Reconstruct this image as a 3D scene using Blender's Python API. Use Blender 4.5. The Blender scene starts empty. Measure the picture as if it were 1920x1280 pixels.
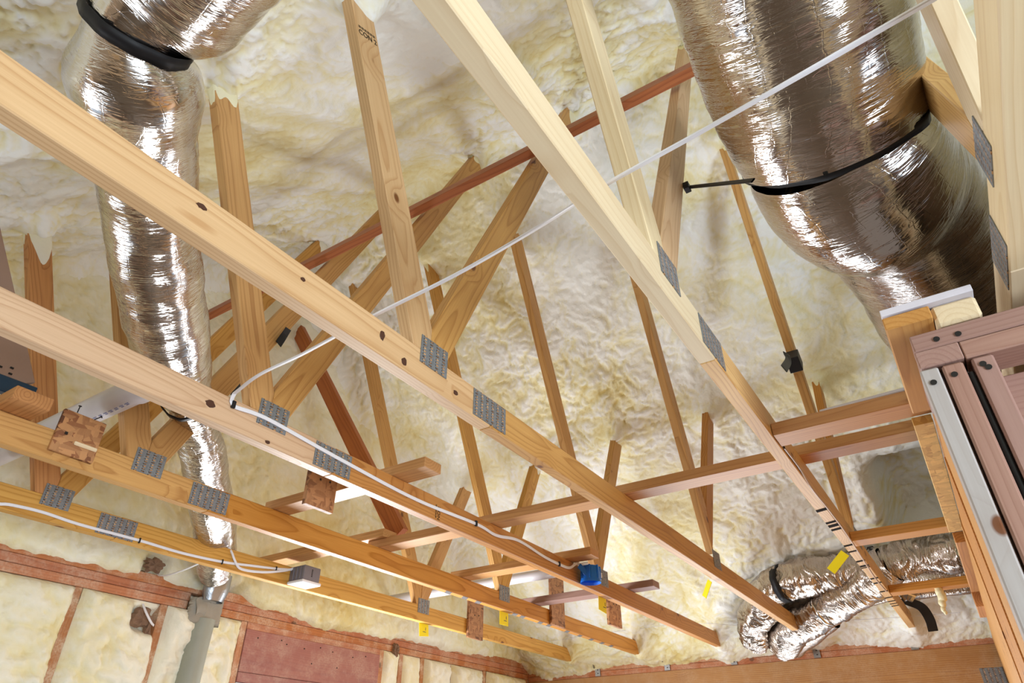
import bpy, bmesh, math, random
import numpy as np
from mathutils import Matrix, Vector
PI = math.pi
random.seed(7)
SC = bpy.context.scene
COL = SC.collection

# ------------------------------------------------------------------ camera, world, lights, exposure
cam_d = bpy.data.cameras.new('camera'); cam = bpy.data.objects.new('camera', cam_d); COL.objects.link(cam)
cam_d.sensor_width = 36.0; cam_d.lens = 23.4106; cam_d.clip_start = 0.02
cam.matrix_world = Matrix.Translation((0, 0, 1.62)) @ Matrix(((0.545671, -0.464174, -0.697701), (-0.837999, -0.303184, -0.453693), (-0.000940, 0.832239, -0.554416))).to_4x4()
SC.camera = cam
w = bpy.data.worlds.new('world'); SC.world = w; w.use_nodes = True
w.node_tree.nodes['Background'].inputs[0].default_value = (0.72, 0.84, 1.0, 1)
w.node_tree.nodes['Background'].inputs[1].default_value = 0.35

def area(name, loc, rot, sx, sy, power, col):
    d = bpy.data.lights.new(name, 'AREA'); d.shape = 'RECTANGLE'; d.size = sx; d.size_y = sy
    d.energy = power; d.color = col
    o = bpy.data.objects.new(name, d); COL.objects.link(o); o.location = loc; o.rotation_euler = rot
    return o
# daylight through the openings of the room, plus an added left fill (area lights point along local -Z)
area('daylight_left_window', (2.94, 3.20, 1.48), (math.radians(-90), 0, 0), 0.96, 1.10, 50, (0.90, 0.95, 1.0))
area('added_left_fill', (-0.85, 3.20, 1.10), (math.radians(-92), 0, 0), 1.0, 1.5, 16, (0.86, 0.93, 1.0))  # unseen doorway, added for extra light from the left
area('daylight_right_opening', (5.22, 1.35, 1.25), (0, math.radians(92), 0), 0.9, 1.4, 24, (0.90, 0.95, 1.0))
area('daylight_front_opening', (-0.6, -2.92, 1.2), (math.radians(100), 0, 0), 1.8, 1.6, 108, (0.76, 0.88, 1.0))
vs = SC.view_settings
vs.view_transform = 'Standard'; vs.look = 'None'; vs.gamma = 1.0; vs.use_curve_mapping = False
vs.exposure = 1.03

# ------------------------------------------------------------------ object helpers
W = {}
def link(name, me, mat, M=None, parent=None):
    o = bpy.data.objects.new(name, me); COL.objects.link(o)
    M = M or Matrix.Identity(4)
    if mat is not None and len(me.materials) == 0: me.materials.append(mat)
    if parent is not None:
        o.parent = parent; o.matrix_basis = W[parent.name].inverted() @ M
    else:
        o.matrix_basis = M
    W[o.name] = M
    return o
def tag(o, label=None, cat=None, group=None, kind=None):
    if label: o['label'] = label
    if cat: o['category'] = cat
    if group: o['group'] = group
    if kind: o['kind'] = kind
    return o
def thing(name, loc, label, cat, group=None):
    o = bpy.data.objects.new(name, None); COL.objects.link(o); o.empty_display_size = 0.1
    o.matrix_basis = Matrix.Translation(loc); W[o.name] = Matrix.Translation(loc)
    return tag(o, label, cat, group)
def structure(name, loc=(0, 0, 0)):
    o = bpy.data.objects.new(name, None); COL.objects.link(o); o.matrix_basis = Matrix.Translation(loc)
    W[o.name] = Matrix.Translation(loc); o['kind'] = 'structure'
    return o
def from_bm(bm, smooth=False):
    bmesh.ops.recalc_face_normals(bm, faces=bm.faces[:])
    me = bpy.data.meshes.new('m'); bm.to_mesh(me); bm.free()
    if smooth:
        for p in me.polygons: p.use_smooth = True
    return me
def frame(p0, p1, up):
    x = (Vector(p1) - Vector(p0)).normalized(); u = Vector(up)
    y = (u - x * u.dot(x)).normalized(); z = x.cross(y)
    M = Matrix((x, y, z)).transposed().to_4x4(); M.translation = (Vector(p0) + Vector(p1)) / 2
    return M
CACHE = {}
def clip_poly(poly, n, c):
    out = []
    for i in range(len(poly)):
        a, b = poly[i], poly[(i + 1) % len(poly)]
        da = n[0] * a[0] + n[1] * a[1] - c; db = n[0] * b[0] + n[1] * b[1] - c
        if da <= 0: out.append(a)
        if da * db < 0:
            t = da / (da - db); out.append((a[0] + (b[0] - a[0]) * t, a[1] + (b[1] - a[1]) * t))
    return out
def slab_mesh(poly, t, bev, key=None):
    if key is not None and key in CACHE: return CACHE[key]
    bm = bmesh.new()
    lo = [bm.verts.new((p[0], p[1], -t / 2)) for p in poly]; hi = [bm.verts.new((p[0], p[1], t / 2)) for p in poly]
    n = len(poly)
    bm.faces.new(lo[::-1]); bm.faces.new(hi)
    for i in range(n): bm.faces.new((lo[i], lo[(i + 1) % n], hi[(i + 1) % n], hi[i]))
    if bev: bmesh.ops.bevel(bm, geom=bm.edges[:], offset=bev, segments=1, affect='EDGES', profile=0.6)
    me = from_bm(bm)
    if key is not None: CACHE[key] = me
    return me
def board(name, p0, p1, up, wd, th, mat, parent=None, clips=(), bev=0.0022):
    """a length of lumber from p0 to p1 (axis), width wd along up, thickness th across; clips are (normal, c): keep n.p <= c"""
    M = frame(p0, p1, up); L = (Vector(p1) - Vector(p0)).length
    poly = [(-L / 2, -wd / 2), (L / 2, -wd / 2), (L / 2, wd / 2), (-L / 2, wd / 2)]
    R3 = M.to_3x3()
    for n, c in clips:
        nl = R3.transposed() @ Vector(n); cl = c - Vector(n).dot(M.translation)
        poly = clip_poly(poly, (nl.x, nl.y), cl)
    key = (tuple(round(v, 4) for p in poly for v in p), th, bev, mat.name)
    return link(name, slab_mesh(poly, th, bev, key), mat, M, parent)
def box(name, lo, hi, mat, parent=None, bev=0.0015, axis=0):
    """axis-aligned block, local X (the grain) along world axis 0, 1 or 2"""
    lo, hi = Vector(lo), Vector(hi); c = (lo + hi) / 2; s = hi - lo
    e = [Vector((1, 0, 0)), Vector((0, 1, 0)), Vector((0, 0, 1))]
    x = e[axis]; y = e[(axis + 1) % 3]; z = x.cross(y)
    M = Matrix((x, y, z)).transposed().to_4x4(); M.translation = c
    dx, dy, dz = s[axis] / 2, s[(axis + 1) % 3] / 2, s[(axis + 2) % 3]
    key = ('box', round(dx, 4), round(dy, 4), round(dz, 4), bev, mat.name)
    return link(name, slab_mesh([(-dx, -dy), (dx, -dy), (dx, dy), (-dx, dy)], dz, bev, key), mat, M, parent)
def spline(pts, n):
    P = np.array(pts, float); P = np.vstack([2 * P[0] - P[1], P, 2 * P[-1] - P[-2]])
    out = []
    for i in range(1, len(P) - 2):
        p0, p1, p2, p3 = P[i - 1], P[i], P[i + 1], P[i + 2]
        for t in np.linspace(0, 1, n, endpoint=False):
            out.append(0.5 * (2 * p1 + (p2 - p0) * t + (2 * p0 - 5 * p1 + 4 * p2 - p3) * t * t + (-p0 + 3 * p1 - 3 * p2 + p3) * t ** 3))
    out.append(P[-2]); return np.array(out)
def resample(S, step):
    d = np.r_[0, np.cumsum(np.linalg.norm(np.diff(S[:, :3], axis=0), axis=1))]
    n = max(2, int(d[-1] / step)); u = np.linspace(0, d[-1], n)
    return np.stack([np.interp(u, d, S[:, k]) for k in range(S.shape[1])], 1), u
def frames_along(C):
    T = np.gradient(C, axis=0); T /= np.linalg.norm(T, axis=1)[:, None]
    N = np.zeros_like(T); a = np.array([0, 0, 1.0]) if abs(T[0][2]) < .9 else np.array([1.0, 0, 0])
    v = a - T[0] * (a @ T[0]); N[0] = v / np.linalg.norm(v)
    for i in range(1, len(T)):
        v = N[i - 1] - T[i] * (N[i - 1] @ T[i]); N[i] = v / np.linalg.norm(v)
    return T, N, np.cross(T, N)
def np_mesh(V, F, uv=None, smooth=True, relief=None):
    me = bpy.data.meshes.new('m'); V = np.asarray(V, np.float32); F = np.asarray(F, np.int32); k = F.shape[1]
    me.vertices.add(len(V)); me.vertices.foreach_set('co', V.ravel())
    me.loops.add(F.size); me.loops.foreach_set('vertex_index', F.ravel())
    me.polygons.add(len(F)); me.polygons.foreach_set('loop_start', np.arange(0, F.size, k, dtype=np.int32))
    me.polygons.foreach_set('use_smooth', np.full(len(F), smooth))
    if uv is not None:
        l = me.uv_layers.new(name='UVMap'); l.data.foreach_set('uv', np.asarray(uv, np.float32)[F.ravel()].ravel())
    if relief is not None:
        at = me.attributes.new('relief', 'FLOAT', 'POINT'); at.data.foreach_set('value', np.asarray(relief, np.float32).ravel())
    me.update(); me.validate(); return me
def grid_faces(nu, nv, wrap=False):
    i = np.arange(nu - 1)[:, None]; j = np.arange(nv if wrap else nv - 1)[None, :]; j2 = (j + 1) % nv
    return np.stack([i * nv + j, (i + 1) * nv + j, (i + 1) * nv + j2, i * nv + j2], -1).reshape(-1, 4)
# gradient noise in numpy
_rs = np.random.RandomState(5); _P = _rs.permutation(256); _A = _rs.rand(256) * 2 * PI
def noise(x, y, seed=0, py=None):
    xi = np.floor(x).astype(int); yi = np.floor(y).astype(int); fx = x - xi; fy = y - yi
    def g(ix, iy, dx, dy):
        if py: iy = iy % py
        a = _A[_P[(_P[(ix + seed * 17) & 255] + iy) & 255]]
        return np.cos(a) * dx + np.sin(a) * dy
    u = fx * fx * fx * (fx * (fx * 6 - 15) + 10); v = fy * fy * fy * (fy * (fy * 6 - 15) + 10)
    a = g(xi, yi, fx, fy); b = g(xi + 1, yi, fx - 1, fy); c = g(xi, yi + 1, fx, fy - 1); d = g(xi + 1, yi + 1, fx - 1, fy - 1)
    return 1.6 * ((a * (1 - u) + b * u) * (1 - v) + (c * (1 - u) + d * u) * v)
def foam_relief(a, b, seed=0):
    """sprayed foam: broad swells, rounded lobes meeting in creases, small blisters; returns height and local relief (metres)"""
    wa = a + 0.05 * noise(a * 5, b * 5, seed + 9) + 0.012 * noise(a * 19, b * 19, seed + 11); wb = b + 0.05 * noise(a * 5 + 31, b * 5, seed + 9) + 0.012 * noise(a * 19 + 7, b * 19, seed + 11)
    h = 0.030 * noise(wa * 1.3, wb * 1.3, seed) + 0.022 * noise(wa * 3.1, wb * 3.1, seed + 1)
    rough = np.clip(0.80 + 0.85 * noise(a * 0.9 + 7, b * 0.9, seed + 5), 0.55, 1.25)
    f = lambda q: np.sqrt(np.abs(q) + .02) - .42
    l1 = f(noise(wa * 6.0, wb * 6.0, seed + 2)); l2 = f(noise(wa * 13, wb * 13, seed + 3)); l3 = f(noise(wa * 27, wb * 27, seed + 4)); l4 = f(noise(wa * 47 + 3, wb * 47, seed + 6))
    hf = rough * (0.016 * l1 + 0.015 * l2) + (0.35 + 0.65 * rough) * (0.0110 * l3 + 0.0068 * l4)
    return h + hf, hf
def tube(name, pts, mat, parent=None, seg=20, step=0.012, M=None):
    S, u = resample(spline(pts, 14), step); T, N, B = frames_along(S[:, :3]); th = np.linspace(0, 2 * PI, seg, endpoint=False)
    r = S[:, 3][:, None, None]
    V = S[:, None, :3] + r * (np.cos(th)[None, :, None] * N[:, None, :] + np.sin(th)[None, :, None] * B[:, None, :])
    me = np_mesh(V.reshape(-1, 3), grid_faces(len(S), seg, True))
    return link(name, me, mat, M, parent)
def strip(name, pts, nrm, wd, th, mat, parent=None, n=10):
    """flat ribbon (cable, strap) along pts; nrm is the direction its flat side faces"""
    S, u = resample(spline(pts, n), 0.012); T, _, _ = frames_along(S); nr = np.array(nrm, float)
    if nr.ndim == 1: nr = np.tile(nr, (len(S), 1))
    sd = np.cross(T, nr); sd /= np.linalg.norm(sd, axis=1)[:, None]; nn = np.cross(sd, T)
    prof = [(-1, -.5), (-.7, -1), (.7, -1), (1, -.5), (1, .5), (.7, 1), (-.7, 1), (-1, .5)]
    V = np.stack([S + sd * (a * wd / 2) + nn * (b * th / 2) for a, b in prof], 1)
    me = np_mesh(V.reshape(-1, 3), grid_faces(len(S), 8, True), smooth=False)
    return link(name, me, mat, None, parent)
def duct(name, pts, mat, parent=None, seed=0, seg=72, step=0.006, wrinkle=1.0):
    S, u = resample(spline(pts, 20), step); C = S[:, :3]; T, N, B = frames_along(C)
    th = np.linspace(0, 2 * PI, seg, endpoint=False); U = u[:, None] + 0 * th[None, :]; TH = 0 * u[:, None] + th[None, :]
    R = S[:, 3][:, None] + 0 * TH; k = TH / (2 * PI)
    d = 0.0016 * max(1.0, wrinkle) ** 1.3 * (np.abs(noise(U * (62 if wrinkle <= 1.3 else 44) + 3 * noise(U * 9, k * 6, seed + 4, 6), k * 5, seed, 5)) - .2)      # fine hoops of the wire helix
    d += 0.0030 * noise(U * 17, k * 8, seed + 1, 8) + 0.006 * noise(U * 5.5, k * 4, seed + 2, 4)
    R = R * (1 + 0.035 * noise(U * 2.2, k * 3, seed + 3, 3)) + d * wrinkle
    # gathered pleats where the radius dips (under straps)
    dip = np.clip((np.max(S[:, 3]) - S[:, 3]) / np.max(S[:, 3]), 0, 1)[:, None]
    R = R + 0.05 * dip * S[:, 3][:, None] * np.abs(noise(k * 22, U * 2, seed + 6))
    V = C[:, None] + R[..., None] * (np.cos(TH)[..., None] * N[:, None] + np.sin(TH)[..., None] * B[:, None])
    uv = np.stack([U, TH * S[:, 3][:, None]], -1).reshape(-1, 2)
    me = np_mesh(V.reshape(-1, 3), grid_faces(len(S), seg, True), uv)
    return link(name, me, mat, None, parent)
def band(name, c, ax, r, wd, mat, parent=None, th=0.004, arc=(0, 2 * PI)):
    ax = Vector(ax).normalized(); n = ax.orthogonal().normalized(); b = ax.cross(n); bm = bmesh.new(); K = 48; rings = []
    for i in range(K):
        a = arc[0] + (arc[1] - arc[0]) * i / K; d = n * math.cos(a) + b * math.sin(a)
        rr = r * (1 + 0.02 * math.sin(5 * a) + 0.015 * math.sin(11 * a + 1))
        rings.append([bm.verts.new(Vector(c) + d * (rr + o) + ax * s) for o, s in ((0, -wd / 2), (th, -wd / 2), (th, wd / 2), (0, wd / 2))])
    for i in range(K):
        q, p = rings[i], rings[(i + 1) % K]
        for j in range(4): bm.faces.new((q[j], p[j], p[(j + 1) % 4], q[(j + 1) % 4]))
    return link(name, from_bm(bm, True), mat, None, parent)

# ------------------------------------------------------------------ materials
class NT:
    def __init__(s, name):
        s.m = bpy.data.materials.new(name); s.m.use_nodes = True; s.t = s.m.node_tree; s.t.nodes.clear()
        s.out = s.n('ShaderNodeOutputMaterial'); s.b = s.n('ShaderNodeBsdfPrincipled'); s.l(s.b, 0, s.out, 0)
    def n(s, typ, **kw):
        nd = s.t.nodes.new(typ)
        for k, v in kw.items(): setattr(nd, k, v)
        return nd
    def l(s, a, ao, b, bi): s.t.links.new(a.outputs[ao], b.inputs[bi])
    def val(s, x, nd, i):
        if isinstance(x, tuple) and hasattr(x[0], 'outputs'): s.l(x[0], x[1], nd, i)
        elif hasattr(x, 'outputs'): s.l(x, 0, nd, i)
        else: nd.inputs[i].default_value = x
    def math(s, op, a, b=0.0, c=None, clamp=False):
        nd = s.n('ShaderNodeMath', operation=op); nd.use_clamp = clamp; s.val(a, nd, 0); s.val(b, nd, 1)
        if c is not None: s.val(c, nd, 2)
        return nd
    def vmath(s, op, a, b=(0, 0, 0), sc=None):
        nd = s.n('ShaderNodeVectorMath', operation=op); s.val(a, nd, 0); s.val(b, nd, 1)
        if sc is not None: s.val(sc, nd, 3)
        return nd
    def noise(s, vec, scale, detail=3.0, rough=0.55, dist=0.0):
        nd = s.n('ShaderNodeTexNoise'); s.val(vec, nd, 0); nd.inputs['Scale'].default_value = scale
        nd.inputs['Detail'].default_value = detail; nd.inputs['Roughness'].default_value = rough; nd.inputs['Distortion'].default_value = dist
        return nd
    def ramp(s, fac, stops, interp='LINEAR'):
        nd = s.n('ShaderNodeValToRGB'); s.val(fac, nd, 0); cr = nd.color_ramp; cr.interpolation = interp
        while len(cr.elements) > 1: cr.elements.remove(cr.elements[0])
        cr.elements[0].position = stops[0][0]; cr.elements[0].color = col4(stops[0][1])
        for p, c in stops[1:]:
            e = cr.elements.new(p); e.color = col4(c)
        return nd
    def mix(s, fac, a, b, mode='MIX'):
        nd = s.n('ShaderNodeMix', data_type='RGBA', blend_type=mode); s.val(fac, nd, 0)
        s.val(col4(a) if not hasattr(a, 'outputs') and not hasattr(a[0], 'outputs') else a, nd, 6)
        s.val(col4(b) if not hasattr(b, 'outputs') and not hasattr(b[0], 'outputs') else b, nd, 7)
        return (nd, 2)
    def bump(s, h, strength, dist):
        nd = s.n('ShaderNodeBump'); nd.inputs['Strength'].default_value = strength; nd.inputs['Distance'].default_value = dist
        s.val(h, nd, 'Height'); s.l(nd, 0, s.b, 'Normal'); return nd
    def set(s, **kw):
        for k, v in kw.items(): s.val(v, s.b, k.replace('_', ' '))
def col4(c):
    if isinstance(c, (int, float)): c = (c, c, c)
    return tuple(c) if len(c) == 4 else (*c, 1.0)

def wood(name, light, dark, knot=(0.16, 0.05, 0.015), tint=0.12, ring=0.011, contrast=0.75, rough=0.5, dust=0.0, spec=0.35):
    k = NT(name); tc = k.n('ShaderNodeTexCoord'); oi = k.n('ShaderNodeObjectInfo')
    rnd = (oi, 'Random')
    off = k.n('ShaderNodeCombineXYZ'); k.val(k.math('MULTIPLY', rnd, 37.0), off, 0); k.val(k.math('MULTIPLY', rnd, 11.0), off, 1); k.val(k.math('MULTIPLY', rnd, 23.0), off, 2)
    P = k.vmath('ADD', (tc, 'Object'), off)
    sep = k.n('ShaderNodeSeparateXYZ'); k.val((tc, 'Object'), sep, 0)
    # pith offset differs from stick to stick
    r2 = k.math('FRACT', k.math('MULTIPLY', rnd, 7.31)); r3 = k.math('FRACT', k.math('MULTIPLY', rnd, 13.77))
    lowx = k.noise(k.vmath('MULTIPLY', P, (1.1, 2.5, 2.5)), 1.0, 2.0)
    yy = k.math('ADD', (sep, 1), k.math('MULTIPLY_ADD', r2, 0.07, -0.035)); zz = k.math('ADD', (sep, 2), k.math('MULTIPLY_ADD', r3, 0.05, 0.012))
    rad = k.math('SQRT', k.math('ADD', k.math('MULTIPLY', yy, yy), k.math('MULTIPLY', zz, zz)))
    # knots
    kv = k.n('ShaderNodeTexVoronoi'); k.val(k.vmath('MULTIPLY', P, (6.0, 9.0, 9.0)), kv, 0); kv.inputs['Scale'].default_value = 1.0
    ksel = k.math('GREATER_THAN', k.n_sep(kv) if hasattr(k, 'n_sep') else (kv, 'Color'), 0.62)
    kd = (kv, 'Distance')
    kmask = k.math('MULTIPLY', k.ramp(kd, [(0.0, 1.0), (0.085, 0.95), (0.125, 0.0)]), ksel)
    kswirl = k.math('MULTIPLY', k.ramp(kd, [(0.0, 1.0), (0.45, 0.0)]), ksel)
    rr = k.math('ADD', rad, k.math('MULTIPLY_ADD', (lowx, 0), 0.055, k.math('MULTIPLY', kswirl, 0.022)))
    fine = k.noise(k.vmath('MULTIPLY', P, (3.0, 30, 30)), 1.0, 2.0)
    rr = k.math('ADD', rr, k.math('MULTIPLY', (fine, 0), 0.004))
    ph = k.math('FRACT', k.math('DIVIDE', rr, ring))
    late = k.ramp(ph, [(0.0, 0.1), (0.5, 0.06), (0.80, 0.55), (0.93, 1.0), (1.0, 0.15)])
    fib = k.noise(k.vmath('MULTIPLY', P, (5.0, 260, 260)), 1.0, 2.0)
    blot = k.noise(k.vmath('MULTIPLY', P, (1.6, 6, 6)), 1.0, 3.0)
    c = k.mix(k.math('MULTIPLY', late, contrast), light, dark)
    c = k.mix(k.math('MULTIPLY', k.ramp((fib, 0), [(0.35, 0.0), (0.7, 1.0)]), 0.22), c, dark)
    c = k.mix(k.math('MULTIPLY', k.ramp((blot, 0), [(0.42, 0.0), (0.75, 1.0)]), 0.35), c, dark)
    c = k.mix(k.math('MULTIPLY', kswirl, 0.35), c, dark)
    c = k.mix(kmask, c, knot)
    hs = k.n('ShaderNodeHueSaturation'); k.val(c, hs, 'Color')
    k.val(k.math('MULTIPLY_ADD', r3, 0.006, 0.499), hs, 'Hue'); k.val(k.math('MULTIPLY_ADD', r2, tint, 1 - tint / 2), hs, 'Value'); k.val(k.math('MULTIPLY_ADD', r3, 0.14, 0.93), hs, 'Saturation')
    cc = (hs, 0)
    if dust:
        dn = k.noise((tc, 'Object'), 9.0, 4.0, 0.65); sp = k.noise((tc, 'Object'), 120.0, 1.0)
        cc = k.mix(k.math('MULTIPLY', k.math('MULTIPLY', k.ramp((dn, 0), [(0.42, 0.0), (0.62, 1.0)]), k.ramp((sp, 0), [(0.40, 0.45), (0.55, 1.0)])), dust), cc, (0.78, 0.68, 0.52))
    k.set(Base_Color=cc, Roughness=rough); k.b.inputs['Specular IOR Level'].default_value = spec
    k.bump(k.math('ADD', k.math('MULTIPLY', late, 0.6), k.math('MULTIPLY', (fib, 0), 0.6)), 0.12, 0.0012)
    return k.m
W_CHORD = wood('pine_tan', (0.67, 0.445, 0.255), (0.44, 0.225, 0.10), ring=.008, contrast=.65)
W_GOLD = wood('pine_gold', (0.71, 0.44, 0.155), (0.43, 0.19, 0.045), ring=.007)
W_PALE = wood('pine_pale', (0.77, 0.62, 0.40), (0.60, 0.41, 0.215), contrast=0.5, ring=.013)
W_AMBER = wood('pine_amber', (0.63, 0.345, 0.105), (0.37, 0.155, 0.032), ring=.009)
W_ORANGE = wood('pine_orange', (0.60, 0.275, 0.080), (0.33, 0.11, 0.022), ring=.009)
W_RED = wood('fir_red', (0.47, 0.15, 0.055), (0.22, 0.05, 0.02), contrast=0.6)
W_PINK = wood('fir_pink', (0.38, 0.225, 0.18), (0.26, 0.13, 0.10), contrast=0.6)
W_SOFT = wood('fir_soft_orange', (0.64, 0.335, 0.125), (0.41, 0.16, 0.048), contrast=0.6)
W_WHITE = wood('white_primed_wood', (0.47, 0.435, 0.415), (0.37, 0.31, 0.28), contrast=0.3)
W_PLATE = wood('fir_red_dusty', (0.52, 0.17, 0.062), (0.26, 0.06, 0.02), contrast=0.55, dust=0.28)
W_PLATE2 = wood('fir_red_foamed', (0.54, 0.20, 0.085), (0.29, 0.08, 0.032), contrast=0.5, dust=0.34)
W_HEAD = wood('fir_header_rose', (0.41, 0.175, 0.145), (0.26, 0.09, 0.10), contrast=0.35, dust=0.2)
W_BEAM = wood('fir_beam', (0.52, 0.27, 0.10), (0.28, 0.10, 0.03), contrast=0.7, dust=0.12)
W_STUD = wood('stud_rust', (0.52, 0.22, 0.09), (0.30, 0.10, 0.04), contrast=0.5, dust=0.5)

def osb(name, a, b, c_):
    k = NT(name); tc = k.n('ShaderNodeTexCoord')
    v1 = k.n('ShaderNodeTexVoronoi'); k.val(k.vmath('MULTIPLY', (tc, 'Object'), (26, 70, 60)), v1, 0); v1.inputs['Scale'].default_value = 1
    v2 = k.n('ShaderNodeTexVoronoi'); k.val(k.vmath('MULTIPLY', (tc, 'Object'), (75, 24, 60)), v2, 0); v2.inputs['Scale'].default_value = 1
    s1 = k.n('ShaderNodeSeparateColor'); k.val((v1, 'Color'), s1, 0); s2 = k.n('ShaderNodeSeparateColor'); k.val((v2, 'Color'), s2, 0)
    pick = k.math('GREATER_THAN', (s2, 1), 0.5)
    f = k.math('ADD', k.math('MULTIPLY', (s1, 0), k.math('SUBTRACT', 1.0, pick)), k.math('MULTIPLY', (s2, 0), pick))
    cr = k.ramp(f, [(0.0, c_), (0.25, b), (0.6, a), (1.0, tuple(min(1, x * 1.25) for x in a))])
    fn = k.noise(k.vmath('MULTIPLY', (tc, 'Object'), (40, 220, 220)), 1.0, 2.0)
    c = k.mix(k.math('MULTIPLY', (fn, 0), 0.25), (cr, 0), c_)
    k.set(Base_Color=c, Roughness=0.6); k.bump(f, 0.35, 0.0015); return k.m
OSB = osb('oriented_strand_board', (0.47, 0.23, 0.09), (0.30, 0.11, 0.04), (0.11, 0.035, 0.012))
OSB_Y = osb('strand_board_yellow', (0.70, 0.44, 0.13), (0.64, 0.38, 0.10), (0.52, 0.28, 0.07))
OSB_D = osb('strand_board_brown', (0.40, 0.19, 0.08), (0.30, 0.125, 0.05), (0.13, 0.05, 0.02))

def foam(name, yellow, pale, white, sheen=0.35):
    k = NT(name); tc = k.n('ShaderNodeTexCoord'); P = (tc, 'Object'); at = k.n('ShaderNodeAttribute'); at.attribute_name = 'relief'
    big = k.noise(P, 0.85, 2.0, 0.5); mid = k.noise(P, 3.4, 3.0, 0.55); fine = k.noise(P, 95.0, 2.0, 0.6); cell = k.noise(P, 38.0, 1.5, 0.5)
    f = k.math('ADD', k.math('MULTIPLY', (big, 0), 0.9), k.math('ADD', k.math('MULTIPLY', (mid, 0), 0.35), k.math('MULTIPLY', (at, 2), 16.0)))  # creases yellower, crests whiter: crease shading and foam tone both put into the colour
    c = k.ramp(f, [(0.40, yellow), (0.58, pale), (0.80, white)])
    k.set(Base_Color=(c, 0), Roughness=0.5); k.b.inputs['Specular IOR Level'].default_value = sheen
    k.bump(k.math('ADD', (cell, 0), k.math('MULTIPLY', (fine, 0), 0.35)), 0.45, 0.008); return k.m
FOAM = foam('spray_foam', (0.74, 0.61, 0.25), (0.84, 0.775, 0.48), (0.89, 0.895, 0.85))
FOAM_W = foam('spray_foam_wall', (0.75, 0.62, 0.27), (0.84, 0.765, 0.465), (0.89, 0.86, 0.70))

def foil(name, base=0.72, rough=0.14, tint=(1.0, 0.97, 0.94), amp=1.0):
    k = NT(name); uv = k.n('ShaderNodeUVMap')
    w1 = k.noise(k.vmath('MULTIPLY', (uv, 0), (95, 9, 1)), 1.0, 3.0, 0.6, 0.4)
    w2 = k.noise(k.vmath('MULTIPLY', (uv, 0), (34, 22, 1)), 1.0, 2.0, 0.5, 1.0)
    sc = k.n('ShaderNodeSeparateXYZ'); k.val((uv, 0), sc, 0)
    wob = k.math('MULTIPLY_ADD', (w2, 0), 0.02, 0.0)
    g1 = k.math('PINGPONG', k.math('ADD', (sc, 0), wob), 0.0125); g2 = k.math('PINGPONG', k.math('ADD', (sc, 1), wob), 0.02)
    scrim = k.math('ADD', k.ramp(k.math('MULTIPLY', g1, 80), [(0.0, 1.0), (0.14, 0.0)]), k.ramp(k.math('MULTIPLY', g2, 50), [(0.0, 0.6), (0.09, 0.0)]))
    cr1 = k.math('ABSOLUTE', k.math('SUBTRACT', (w1, 0), 0.5))
    crease = k.ramp(cr1, [(0.0, 1.0), (0.09, 0.0)])
    h = k.math('ADD', k.math('MULTIPLY', (w1, 0), 0.75), k.math('ADD', k.math('MULTIPLY', crease, 0.45), k.math('MULTIPLY', scrim, 0.25)))
    k.set(Base_Color=col4(tuple(base * t for t in tint)), Metallic=1.0, Roughness=rough); k.bump(h, 0.23 * amp, 0.0045)
    return k.m
FOIL = foil('foil_jacket')
FOIL_D = foil('foil_jacket_dark', base=0.55, rough=0.2, tint=(1.0, 0.88, 0.78), amp=2.2)
FOIL_C = foil('foil_jacket_crumpled', base=0.66, rough=0.16, tint=(1.0, 0.95, 0.90), amp=2.4)
FOIL_B = foil('foil_jacket_brown', base=0.60, rough=0.13, tint=(1.0, 0.93, 0.88), amp=1.1)

def plain(name, col, rough=0.5, metal=0.0, spec=0.5, bump=0.0, bscale=60, var=0.0):
    k = NT(name); c = col4(col)
    if var or bump:
        tc = k.n('ShaderNodeTexCoord'); nz = k.noise((tc, 'Object'), bscale, 3.0)
        if var: c = k.mix(k.math('MULTIPLY', (nz, 0), var), col, tuple(v * 0.45 for v in col[:3]))
        if bump: k.bump((nz, 0), bump, 0.004)
    k.set(Base_Color=c, Roughness=rough, Metallic=metal); k.b.inputs['Specular IOR Level'].default_value = spec
    return k.m
BLACK = plain('black_strap', (0.011, 0.011, 0.013), 0.5, spec=0.3)
BLACKM = plain('black_steel', (0.02, 0.018, 0.017), 0.45, 0.4)
KNOT = plain('open_knot', (0.085, 0.028, 0.012), 0.6, var=0.6, bscale=120)
INK = plain('black_ink', (0.02, 0.016, 0.013), 0.9, spec=0.05)
BLUE = plain('blue_plastic', (0.004, 0.15, 0.66), 0.34)
NAVY = plain('navy_paint', (0.008, 0.04, 0.085), 0.4, var=0.5, bscale=25)
GREY = plain('grey_plastic', (0.17, 0.155, 0.17), 0.5)
WHITE = plain('white_plastic', (0.80, 0.80, 0.82), 0.4)
CABLE = plain('white_cable_jacket', (0.78, 0.77, 0.80), 0.36)
CABLE_T = plain('tan_cable_jacket', (0.50, 0.36, 0.27), 0.42)
PVC = plain('white_pvc', (0.62, 0.60, 0.64), 0.3)
PRINT = plain('blue_print', (0.22, 0.24, 0.42), 0.5)
PRINT_K = plain('grey_print', (0.16, 0.145, 0.14), 0.9, spec=0.05)
YEL = plain('yellow_card', (0.90, 0.74, 0.005), 0.5)
ZINC = plain('galvanised_steel', (0.42, 0.44, 0.46), 0.36, 0.9, bump=0.3, bscale=90, var=0.4)
MASTIC = plain('grey_mastic', (0.37, 0.33, 0.26), 0.62, bump=0.4, bscale=30, var=0.3)
PIPE = plain('grey_riser_paint', (0.36, 0.37, 0.30), 0.55, bump=0.2, bscale=20, var=0.3)
BARE = plain('bare_sheathing', (0.26, 0.15, 0.09), 0.85, bump=0.5, bscale=70, var=0.6)
DRYWALL = plain('gypsum_edge', (0.70, 0.66, 0.70), 0.7, var=0.2, bscale=40)
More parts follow.
